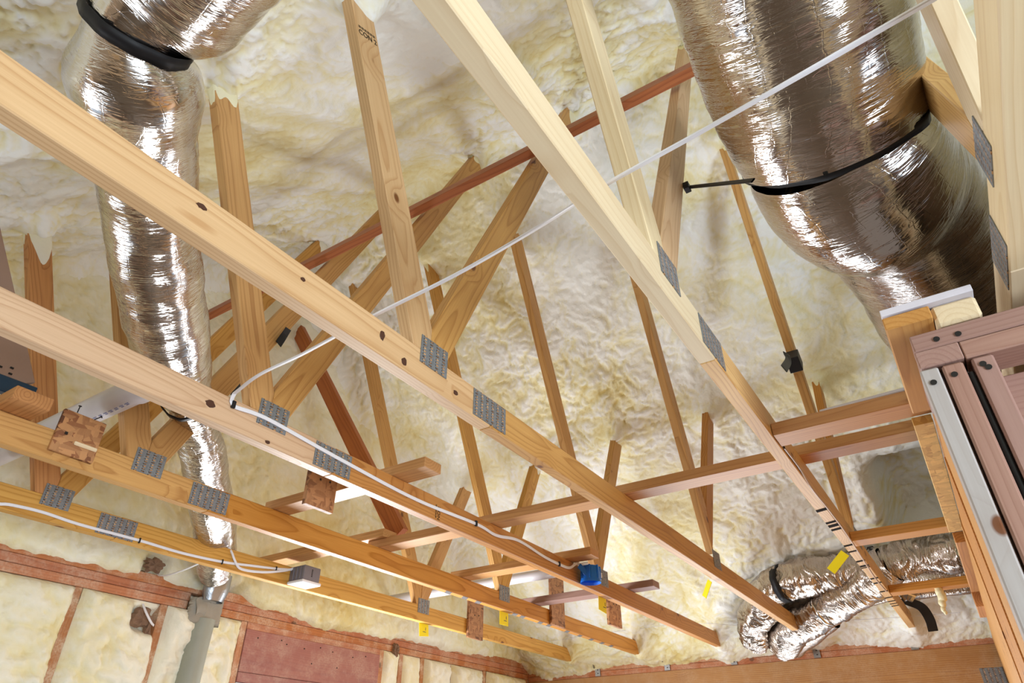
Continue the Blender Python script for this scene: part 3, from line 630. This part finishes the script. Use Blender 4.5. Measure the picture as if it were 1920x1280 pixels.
dr = thing('flex_duct', (1.3, -.07, 2.6), 'huge silver foil duct between the two nearest trusses at the upper right', 'duct')
duct('foil_sleeve', [(.20, -.10, 3.44, .245), (.45, -.095, 3.35, .245), (.72, -.085, 3.225, .242), (.95, -.075, 3.112, .236), (1.18, -.066, 3.002, .230), (1.325, -.063, 2.930, .212)], FOIL_B, dr, 3, 110, .005)
duct('foil_sleeve', [(1.32, -.063, 2.932, .206), (1.40, -.075, 2.905, .220), (1.50, -.105, 2.89, .220), (1.6193, -0.1515, 2.9168)+(.212,), (1.9353, -0.2061, 2.8884)+(.206,), (2.3541, -0.2599, 2.8383)+(.20,), (3.0368, -0.3597, 2.7824)+(.20,)], FOIL_B, dr, 4, 110, .005)
band('strap', (1.325, -.063, 2.930), (.89, .03, -.42), .207, .022, BLACK, dr, .005)
sa, sb = Vector((1.1510, 0.1132, 2.7304)), Vector((1.3871, 0.3060, 3.0304)); strip('strap_tail', [tuple(sa.lerp(sb, t)) for t in (0, .33, .66, 1)], (0, -.6, -.8), .012, .004, BLACK, dr)
box('strap_end', tuple(Vector((1.3696, 0.3050, 3.0142)) - Vector((.012, .008, .012))), tuple(Vector((1.3696, 0.3050, 3.0142)) + Vector((.012, .008, .012))), BLACK, dr)
# bundle of ducts at the eave
d1 = thing('flex_duct', (4.5, .8, 2.6), 'upper silver duct at the lower right eave, tied with a wide black strap', 'duct')
duct('foil_sleeve', [(4.4930, -0.3053, 2.7000)+(.105,), (4.4630, -0.0812, 2.7000)+(.105,), (4.5250, 0.1328, 2.7100)+(.108,), (4.5551, 0.3650, 2.7000)+(.105,), (4.5856, 0.6081, 2.7044)+(.105,), (4.5914, 0.7992, 2.7003)+(.112,), (4.6336, 0.9943, 2.6830)+(.098,), (4.7132, 1.1225, 2.6151)+(.110,), (4.8733, 1.2379, 2.5152)+(.10,), (5.0349, 1.2883, 2.4265)+(.08,)], FOIL_D, d1, 5, 72, .0045, 3.0)
ca, cb = Vector((4.6055, 0.8958, 2.6904)), Vector((4.6336, 0.9943, 2.6830)); band('strap', (ca + cb) / 2, cb - ca, .112, .045, BLACK, d1)
ca, cb = Vector((4.5895, 0.3381, 2.7100)), Vector((4.5707, 0.4258, 2.7000)); band('strap', (ca + cb) / 2, cb - ca, .108, .03, BLACK, d1)
d2 = thing('flex_duct', (4.8, .8, 2.6), 'thick silver duct passing under the yellow tag of the pale truss at the eave', 'duct')
duct('foil_sleeve', [(4.4946, 0.2985, 2.6826)+(.10,), (4.5760, 0.4619, 2.6256)+(.112,), (4.6635, 0.6191, 2.5766)+(.115,), (4.7436, 0.7613, 2.5328)+(.100,), (4.8268, 0.9103, 2.4867)+(.108,), (4.9163, 1.0342, 2.4485)+(.105,), (5.0505, 1.1292, 2.3912)+(.09,)], FOIL_D, d2, 6, 72, .0045, 2.4)
ca, cb = Vector((4.7352, 0.7423, 2.5386)), Vector((4.7519, 0.7804, 2.5269)); band('foil_tape', (ca + cb) / 2, cb - ca, .106, .022, FOIL, d2)
d3 = thing('flex_duct', (5, .4, 2.6), 'thin dark foil duct lying along the eave foam behind the pale truss end', 'duct')
duct('foil_sleeve', [(4.8649, -0.2093, 2.5944)+(.045,), (4.8664, 0.0063, 2.5933)+(.045,), (4.8613, 0.2312, 2.5968)+(.042,), (4.8771, 0.4446, 2.5858)+(.036,), (4.9148, 0.6768, 2.5594)+(.036,), (4.9624, 0.8918, 2.5261)+(.036,), (5.0263, 0.9793, 2.5058)+(.034,)], FOIL_D, d3, 7, 40, .007)
d4 = thing('flex_duct', (4.6, .2, 2.6), 'slim bright foil duct squeezed below the upper eave duct near the partition', 'duct')
duct('foil_sleeve', [(4.5865, -0.2436, 2.6000)+(.05,), (4.5559, -0.0166, 2.6000)+(.05,), (4.5407, 0.1954, 2.6000)+(.05,), (4.5919, 0.3670, 2.6100)+(.045,), (4.7079, 0.5274, 2.6300)+(.04,)], FOIL_C, d4, 8, 44, .007)
d5 = thing('flex_duct', (5, .9, 2.6), 'short foil duct elbow tucked beside a metal clip above the right wall plate', 'duct')
duct('foil_sleeve', [(4.9226, 0.7566, 2.5051)+(.06,), (5.0015, 0.8853, 2.4499)+(.062,), (5.0896, 1.0159, 2.4127)+(.06,), (5.1908, 1.0758, 2.3784)+(.05,)], FOIL_D, d5, 9, 44, .007)
# wall boot and riser at the end of the left duct
bt = thing('duct_boot', (2.12, 3.2, 2.3), 'grey sheet metal boot smeared with mastic where the duct meets the left wall', 'duct boot')
bm = bmesh.new(); K = 28; rings = []
for t in np.linspace(0, 1, 9):
    z = 2.52 - .13 * t; rr = [.066, .068, .069, .070, .072, .07, .066, .06, .055][int(t * 8)]
    rings.append([bm.verts.new((2.125 - .002 * t + rr * math.cos(a) * (1 + .05 * math.sin(6 * a)), 3.168 + .012 * t + .6 * rr * math.sin(a) * (1 + .06 * math.sin(5 * a + 1)), z)) for a in np.linspace(0, 2 * PI, K, endpoint=False)])
for a, b in zip(rings, rings[1:]):
    for i in range(K): bm.faces.new((a[i], a[(i + 1) % K], b[(i + 1) % K], b[i]))
link('metal_collar', from_bm(bm, True), ZINC, None, bt)
bm = bmesh.new(); rs = random.Random(3)
bmesh.ops.create_grid(bm, x_segments=14, y_segments=14, size=.5)
for v in bm.verts:
    x, z = v.co.x, v.co.y; e = min(.5 - abs(x), .5 - abs(z))
    v.co = Vector((2.122 + x * .192 + rs.uniform(-.003, .003), 3.205 + .02 * (e < .01) - .018 * math.exp(-((x + .15) ** 2) / .05) + rs.uniform(-.002, .002), 2.352 + z * .118 + .012 * x + rs.uniform(-.003, .003)))
bmesh.ops.solidify(bm, geom=bm.faces[:], thickness=.012)
link('mastic_plate', from_bm(bm, True), MASTIC, None, bt)
link('mastic_smear', np_mesh(*(lambda x, z: (np.stack([2.075 + .035 * np.cos(x) * (1 - .4 * z), 3.186 + .006 * np.cos(z * 5) + 0 * x, 2.385 - .075 * z + .02 * np.sin(x)], -1).reshape(-1, 3), grid_faces(16, 8)))(*np.meshgrid(np.linspace(0, PI, 16), np.linspace(0, 1, 8), indexing='ij'))), MASTIC, None, bt)
tag(tube('riser_pipe', [(2.125, 3.222, 2.31, .056), (2.122, 3.225, 2.1, .056), (2.12, 3.225, 1.8, .056), (2.118, 3.225, 1.2, .056), (2.118, 3.225, .02, .056)], PIPE, None, 28, .05), 'grey painted riser pipe half buried in left wall foam below the boot', 'pipe')

# ------------------------------------------------------------------ PVC pipes
pv = thing('pvc_pipe', (.893, 2.2, 2.61), 'white plastic pipe with faint blue print at the left, above the chords', 'pipe')
tube('pipe_body', [(.893, 1.94, 2.66, .043), (.893, 2.3, 2.66, .043), (.893, 2.8, 2.66, .043), (.893, 3.25, 2.66, .043)], PVC, pv, 32, .05)
tube('pipe_coupling', [(.893, 1.925, 2.66, .045), (.893, 1.94, 2.66, .048), (.893, 1.96, 2.66, .048), (.893, 1.985, 2.66, .048)], PVC, pv, 32, .01)
for i in range(9):      # unreadable printed marks along the pipe
    yy_ = 2.02 + i * .030; a = math.radians(262); r = .0434
    for j in range(2):
        aa = a + j * .14; c = Vector((.893 + r * math.cos(aa), yy_, 2.66 + r * math.sin(aa)))
        box('print_mark', tuple(c - Vector((.0012, .010 - .003 * j, .0012))), tuple(c + Vector((.0012, .009 - .002 * ((i + j) % 3), .0012))), PRINT, pv, 0)
tag(tube('pvc_pipe', [(3.475, 1.70, 2.655, .03), (3.475, 2.2, 2.655, .03), (3.475, 2.8, 2.655, .03), (3.475, 3.25, 2.655, .03)], PVC, None, 24, .05), 'white plastic pipe glimpsed behind the flat blocks left of the blue box', 'pipe')

# ------------------------------------------------------------------ cables and boxes
c1 = thing('electrical_cable', (.95, 1.53, 2.52), 'white cable crossing over the chords from the upper right and ending at blue box', 'cable')
fy3 = TY[3] - .004
strip('cable_run', [(.70, -.60, 2.535), (.732, -.277, 2.5235), (0.7287, -0.0382, 2.4839), (0.7735, 0.1452, 2.5119), (.802, .325, 2.5235), (0.8737, 0.5000, 2.5731), (0.8879, 0.7200, 2.5566), (.872, .960, 2.5225), (0.9063, 1.2200, 2.5341), (0.9153, 1.4000, 2.5343), (0.9348, 1.5250, 2.5247)], (0.35, -.35, -1.0), .0125, .0050, CABLE, c1, 14)
strip('cable_run', [(0.9348, 1.5250, 2.5247), (0.9391, 1.5385, 2.5088), (0.9534, 1.5385, 2.4952), (1.0204, 1.5385, 2.5028), (1.1012, 1.5385, 2.5029), (1.3639, 1.5385, 2.4861), (1.7353, 1.5385, 2.4703), (2.1041, 1.5385, 2.4835), (2.2436, 1.5385, 2.4755), (2.4148, 1.5385, 2.4973), (2.6292, 1.5385, 2.4798), (2.7749, 1.5385, 2.4773), (2.8633, 1.5360, 2.4820), (2.9115, 1.5200, 2.5106), (2.9787, 1.5150, 2.5098), (2.9789, 1.5150, 2.4691)], (0, -1, 0.02), .0120, .0048, CABLE, c1, 14)
for px in ((0.9477, 1.5370, 2.4989), (2.1019, 1.5370, 2.4848), (2.7673, 1.5370, 2.4778)): box('cable_staple', tuple(Vector(px) - Vector((.006, .004, .011))), tuple(Vector(px) + Vector((.006, .004, .011))), BLACK, c1)
c2 = thing('electrical_cable', (1.5, 2.74, 2.47), 'light grey cable stapled along the farthest chord to the grey junction box', 'cable')
fy5 = TY[5] - .004
strip('cable_run', [(-.30, 2.7385, 2.470), (.30, 2.7385, 2.472), (0.8164, 2.7385, 2.4365), (0.9467, 2.7385, 2.4498), (1.0545, 2.7385, 2.4542), (1.1941, 2.7385, 2.4471), (1.4367, 2.7385, 2.4483), (1.6271, 2.7385, 2.4448), (1.8306, 2.7385, 2.4535), (1.9804, 2.7385, 2.4709), (2.1324, 2.7385, 2.4899), (2.2408, 2.7300, 2.5075)], (0, -1, .02), .0105, .0048, CABLE, c2, 14)
strip('cable_run', [(1.8482, 2.7700, 2.5468), (1.8666, 2.7420, 2.5078), (1.8910, 2.7335, 2.4690), (1.9299, 2.7335, 2.4444), (2.0419, 2.7335, 2.4544), (2.1618, 2.7335, 2.4856), (2.2319, 2.7220, 2.5147)], (0, -1, .02), .0105, .0046, CABLE, c2, 14)
for px in ((1.4359, 2.7370, 2.4478), (1.8296, 2.7370, 2.4530), (2.1251, 2.7370, 2.4881)): box('cable_staple', tuple(Vector(px) - Vector((.003, .004, .011))), tuple(Vector(px) + Vector((.003, .004, .011))), BLACKM, c2)
tag(strip('electrical_cable', [(1.7789, 2.7900, 2.4564), (1.7991, 2.9500, 2.4469), (1.8253, 3.1200, 2.4502), (1.8259, 3.2000, 2.4566), (1.8331, 3.2350, 2.4706)], (0, -.5, -1), .010, .005, CABLE), 'short pale cable leaving the brown hole in foam above left wall plate', 'cable')
tag(strip('electrical_cable', [(1.8054, 3.2400, 2.3288), (1.8183, 3.2150, 2.2904), (1.8542, 3.2150, 2.2542), (1.8859, 3.2400, 2.2477)], (0, -1, 0), .010, .005, CABLE), 'short pale cable loop in the brown hole below left wall plate', 'cable')
tag(strip('electrical_cable', [(1.9264, 0.3090, 2.4378), (2.1191, 0.3090, 2.4396), (2.2550, 0.3090, 2.4195), (2.4882, 0.3090, 2.4271), (2.7703, 0.3090, 2.4285), (3.0767, 0.3090, 2.4123), (3.4236, 0.3090, 2.3858), (3.7864, 0.3090, 2.3973)], (0, -1, .02), .0105, .0048, CABLE_T), 'tan cable along the far half of the pale truss chord beside backing blocks', 'cable')
# blue round box
bb = thing('ceiling_box', (2.99, 1.49, 2.44), 'round blue plastic ceiling box fixed to the chord at the cable end', 'electrical box')
bm = bmesh.new(); K = 40; rings = []; bx, by = 2.985, 1.490
for r, z in ((.047, 2.443), (.050, 2.430), (.050, 2.433), (.0485, 2.442), (.046, 2.500), (.044, 2.506), (.020, 2.507)):
    rings.append([bm.verts.new((bx + r * math.cos(2 * PI * i / K), by + r * math.sin(2 * PI * i / K), z)) for i in range(K)])
for a, b in zip(rings, rings[1:]):
    for i in range(K): bm.faces.new((a[i], a[(i + 1) % K], b[(i + 1) % K], b[i]))
bm.faces.new(rings[-1])
link('box_shell', from_bm(bm), BLUE, None, bb)
for a in (150, 205, 255, 305): box('shell_rib', (bx + .048 * math.cos(math.radians(a)) - .004, by + .048 * math.sin(math.radians(a)) - .004, 2.445), (bx + .048 * math.cos(math.radians(a)) + .004, by + .048 * math.sin(math.radians(a)) + .004, 2.508), BLUE, bb)
tag(box('printed_mark', (bx + .030, by - .0425, 2.458), (bx + .042, by - .036, 2.480), WHITE, bb, 0), 'pale printed rectangle')
board('nail_bracket', (bx - .075, by + .02, 2.50), (bx - .03, by - .01, 2.455), (0, 0, 1), .028, .006, BLUE, bb)
# grey square box
gb = thing('junction_box', (2.27, 2.70, 2.44), 'square grey plastic junction box with a white cover on farthest chord', 'electrical box')
box('box_shell', (2.214, 2.640, 2.446), (2.318, 2.7425, 2.515), GREY, gb, .003, 2)
for a in (2.66, 2.685, 2.71): box('shell_rib', (2.2095, a, 2.45), (2.2145, a + .008, 2.51), GREY, gb)
box('white_cover', (2.206, 2.632, 2.432), (2.326, 2.7420, 2.4455), WHITE, gb, .003)
for i in range(5): box('printed_mark', (2.262, 2.6385, 2.466 + i * .0075), (2.268, 2.6402, 2.4705 + i * .0075), BLACKM, gb, 0)
# yellow tags under the chords
TL = {1: 'yellow tag under the pale truss, against the silver ducts', 2: 'yellow tag under the long chord that ends just left of the silver ducts',
      3: 'yellow tag hanging just right of the blue box', 4: 'yellow tag between the two upright strand board strips', 5: 'yellow tag hanging under the farthest chord above the wall header'}
for k in range(1, 6):
    y = TY[k] + .039; t = thing('yellow_tag', (3.30, y, 2.43), TL[k], 'tag', 'yellow truss tags')
    sl = 0.012 * ((k * 7) % 3 - 1)
    wd_ = {1: (.30, .90, 0), 2: (.62, .72, 0)}.get(k, (1, 0, 0)); dn_ = {1: 2.365, 2: 2.362}.get(k, 2.362); xx_ = {1: 3.12, 2: 3.25}.get(k, 3.298); sh_ = {1: .085, 2: .055}.get(k, .001)
    board('card', (xx_ + sl, y + sh_, dn_), (xx_ - .002, y + (.012 if k < 3 else .001), 2.428 if k < 3 else 2.470), wd_, .086 if k > 2 else .046, .0016, YEL, t, bev=0)
    if k < 3: continue
    box('printed_line', (3.296, y - .0008, 2.385), (3.324, y + .0002, 2.3885), PRINT_K, t, 0); box('printed_line', (3.318, y - .0008, 2.395), (3.322, y + .0002, 2.412), PRINT_K, t, 0)

# ------------------------------------------------------------------ black straps, tape, hanging scraps
tag(board('black_tape', (2.8201, 0.3250, 3.2416), (2.8730, 0.3250, 3.1952), (1, 0, .3), .10, .055, BLACK), 'black strap wrapped round a thin web below the huge duct', 'strap')
tag(strip('black_tape', [(2.4476, 0.3000, 3.0387), (2.4097, 0.2950, 2.9824), (2.2012, 0.2900, 2.8384)], (-.5, -.8, 0), .032, .003, BLACK), 'loose black strap end hanging from the wrapped thin web', 'strap')
tag(strip('black_tape', [(1.4703, 2.1200, 3.2795), (1.4689, 2.1400, 3.2468), (1.4588, 2.1500, 3.2031)], (.3, -1, 0), .040, .003, BLACK), 'torn black strap on an inner web left of the white cable', 'strap')
tag(strip('black_tape', [(1.3764, 2.1800, 3.0142), (1.3563, 2.1900, 2.9625), (1.3381, 2.2000, 2.9081)], (.5, -.8, .3), .022, .003, BLACK), 'black strap end behind the chord where the white cable bends', 'strap')
tag(strip('black_tape', [(4.8145, 0.3252, 2.5563), (4.8539, 0.2908, 2.5410), (4.8959, 0.2377, 2.5116), (4.9472, 0.2184, 2.4513), (4.9848, 0.2215, 2.3884)], (-.6, -.2, -.75), .055, .003, BLACK), 'curled black strap dangling at the right end of the right wall plate', 'strap')
tag(strip('foil_scrap', [(4.8153, 0.3196, 2.5558), (4.8092, 0.2885, 2.5601), (4.8270, 0.2597, 2.5476)], (-.6, -.2, -.75), .05, .003, FOIL), 'small grey foil scrap above the dangling black strap', 'scrap')
fs = thing('foam_scrap', (4.05, .0, 2.40), 'ragged pale foam scrap hanging from the farthest backing block', 'scrap')
for i, (px, r) in enumerate((((4.0300, 0.1016, 2.4438), .018), ((4.0300, 0.0981, 2.4178), .024), ((4.0300, 0.0953, 2.3896), .024), ((4.0300, 0.1015, 2.3628), .018), ((4.0300, 0.1076, 2.3362), .013), ((4.0300, 0.1019, 2.3183), .009))):
    blob('foam_lump', px, r, FOAM_W, fs, i, (.9, .9, 1.2))

tag(tube('string_line', [(4.9500, 3.3270, 2.5545)+(.0016,), (4.9500, 1.8800, 2.5865)+(.0016,), (4.9500, 1.3086, 2.5277)+(.0016,), (4.9500, 1.0561, 2.5417)+(.0016,), (4.9500, 0.7624, 2.5037)+(.0016,), (4.9500, 0.5148, 2.4836)+(.0016,), (4.9500, 0.0524, 2.4696)+(.0016,)], CABLE, None, 8, .05), 'thin pale string stretched along the eave just above the right wall plate', 'string')
# metal clips on the right wall plate and a punched strap on the beam
for i, (yy_, lab) in enumerate(((2.617, 'leftmost small metal tie clip on the right wall plate, near the wall corner'), (2.035, 'second small metal tie clip from the corner on right wall plate'), (1.528, 'third small metal tie clip from the corner on right wall plate'), (.959, 'metal tie clip on the right wall plate just below the duct elbow'), (.365, 'metal tie clip under the end of the pale truss'))):
    t = thing('tie_clip', (5.265, yy_, 2.38), lab, 'metal clip', 'truss tie clips')
    box('clip_flange', (5.262, yy_ - .022, 2.335), (5.2685, yy_ + .022, 2.432), ZINC, t, .001); box('clip_wing', (5.225, yy_ + .018, 2.39), (5.2625, yy_ + .0215, 2.445), ZINC, t, .001)
    for dz in (0, .025, .05): box('nail_head', (5.259, yy_ - .006, 2.352 + dz), (5.262, yy_ + .002, 2.358 + dz), BLACKM, t, 0)
M = Matrix(((0, 0, -1), (-1, 0, 0), (0, 1, 0))).to_4x4(); M.translation = (5.2640, .0, 2.155)
st = link('metal_strap', slab_mesh([(-.06, -.05), (.06, -.05), (.06, .05), (-.06, .05)], .002, 0), NPLATE, M); tag(st, 'punched metal strap on the beam at the bottom right', 'metal plate')

# ------------------------------------------------------------------ partition at the right
wm = structure('wall_middle', (1.4, -.3, 0)); PX0 = 1.37
def screws(parent, x, pts):
    for y, z in pts:
        bm = bmesh.new(); bmesh.ops.create_cone(bm, cap_ends=True, segments=12, radius1=.0058, radius2=.0048, depth=.0025, matrix=Matrix.Translation((x - .001, y, z)) @ Matrix.Rotation(PI / 2, 4, 'Y'))
        link('nail_head', from_bm(bm), BLACKM, None, parent)
box('stud', (PX0, -.0905, 0), (PX0 + .089, -.0590, 2.2935), W_WHITE, wm, .003, 2)
box('stud', (PX0, -.1320, 0), (PX0 + .089, -.0960, 2.2930), W_PINK, wm, .004, 2)
box('stud', (PX0, -.1815, 0), (PX0 + .089, -.1455, 2.2930), W_PINK, wm, .004, 2)
for i in range(7): box('stud', (PX0, -.62 - .406 * i, 0), (PX0 + .089, -.584 - .406 * i, 2.2930), W_PINK, wm, .004, 2)
screws(wm, PX0, ((-.0745, 2.262), (-.1115, 2.268), (-.1605, 2.275), (-.1665, 2.266)))
box('top_plate', (PX0, -3.0, 2.3345), (PX0 + .089, -.064, 2.3720), W_PINK, wm, .002, 1)
box('top_plate', (PX0 + .001, -3.0, 2.2955), (PX0 + .089, -.139, 2.3335), W_PINK, wm, .002, 1)
box('top_plate', (PX0 - .001, -.1375, 2.2965), (1.60, -.062, 2.3335), W_PINK, wm, .002, 0)
box('top_plate', (PX0 + .090, -.160, 2.2965), (5.22, -.0755, 2.3720), W_SOFT, wm, .002, 0)
screws(wm, PX0, ((-.107, 2.350), (-.144, 2.349), (-.262, 2.345), (-.275, 2.338)))
for i in range(10): box('sheathing_plank', (PX0 + .0895, -2.6, 2.286 - .135 * (i + 1)), (PX0 + .107, -.19, 2.286 - .135 * i - .003), W_PINK, wm, .002, 1)
for x in (1.80, 2.21, 2.62, 3.03, 3.44, 3.85, 4.26, 4.67, 5.08): box('stud', (x, -.149, 0), (x + .037, -.0755, 2.2955), W_SOFT, wm, .002, 2)
for i, (x0, yb, mt) in enumerate(((1.60, -.0715, W_SOFT), (2.05, -.0680, W_ORANGE), (2.7, -.0645, W_SOFT))):
    box('sheathing_layer', (x0, yb - .0035, 0.0), (5.20, yb + .0005, 2.365 - .004 * i), mt, wm, 0, 0)
box('sheathing_layer', (1.60, -.0790, 2.374), (5.22, -.0715, 2.403), OSB, wm, 0, 0)
box('backing_plate', (PX0, -.1165, 2.4005), (1.8150, -.0300, 2.4300), W_SOFT, wm, .002, 0)
box('backing_plate', (PX0 + .012, -.1970, 2.3830), (1.80, -.1180, 2.4320), W_PALE, wm, .006, 0)
box('backing_plate', (1.906, -.0700, 2.4070), (2.9715, -.0240, 2.4300), OSB_Y, wm, .001, 0)
box('backing_plate', (3.062, -.0800, 2.3900), (3.9990, -.0330, 2.4300), W_ORANGE, wm, .002, 0)
box('backing_plate', (4.090, -.0800, 2.3400), (4.40, -.0330, 2.4300), W_ORANGE, wm, .002, 0)
box('gypsum_strip', (PX0, -.1975, 2.4345), (1.80, -.0310, 2.4500), DRYWALL, wm, .001, 0)
tag(tube('conduit', [(PX0 + .014, -.1385, 2.27, .0058), (PX0 + .014, -.1388, 2.0, .0058), (PX0 + .014, -.1388, 1.5, .0058), (PX0 + .014, -.1388, .02, .0058)], BLACK, None, 16, .05), 'dark shiny cable between the two pink studs of the partition', 'cable')

# ------------------------------------------------------------------ grade stamps
def text_mesh(s, size):
    cu = bpy.data.curves.new('t', 'FONT'); cu.body = s; cu.size = size; cu.extrude = .0003; cu.align_x = 'CENTER'; cu.align_y = 'CENTER'
    o = bpy.data.objects.new('t', cu); COL.objects.link(o); dg = bpy.context.evaluated_depsgraph_get()
    me = bpy.data.meshes.new_from_object(o.evaluated_get(dg)); bpy.data.objects.remove(o); return me
def stamp(k, px, s, size, xdir, zdir):
    M = Matrix((Vector((xdir[0], 0, xdir[1])).normalized(), Vector((zdir[0], 0, zdir[1])).normalized(), Vector((0, -1, 0)))).transposed().to_4x4(); M.translation = Vector(px)
    return link('grade_stamp', text_mesh(s, size), INK, M, TR[k])
stamp(2, (0.6968, 0.9406, 3.3905), 'CON 2', .024, (.925, .379), (-.379, .925))
stamp(2, (0.6896, 0.9406, 3.4070), '======', .020, (.925, .379), (-.379, .925))
stamp(3, (1.8729, 1.5423, 2.4603), 'NO 2', .022, (0, 1), (-1, 0)); stamp(3, (1.8567, 1.5423, 2.4637), '=====', .018, (0, 1), (-1, 0))
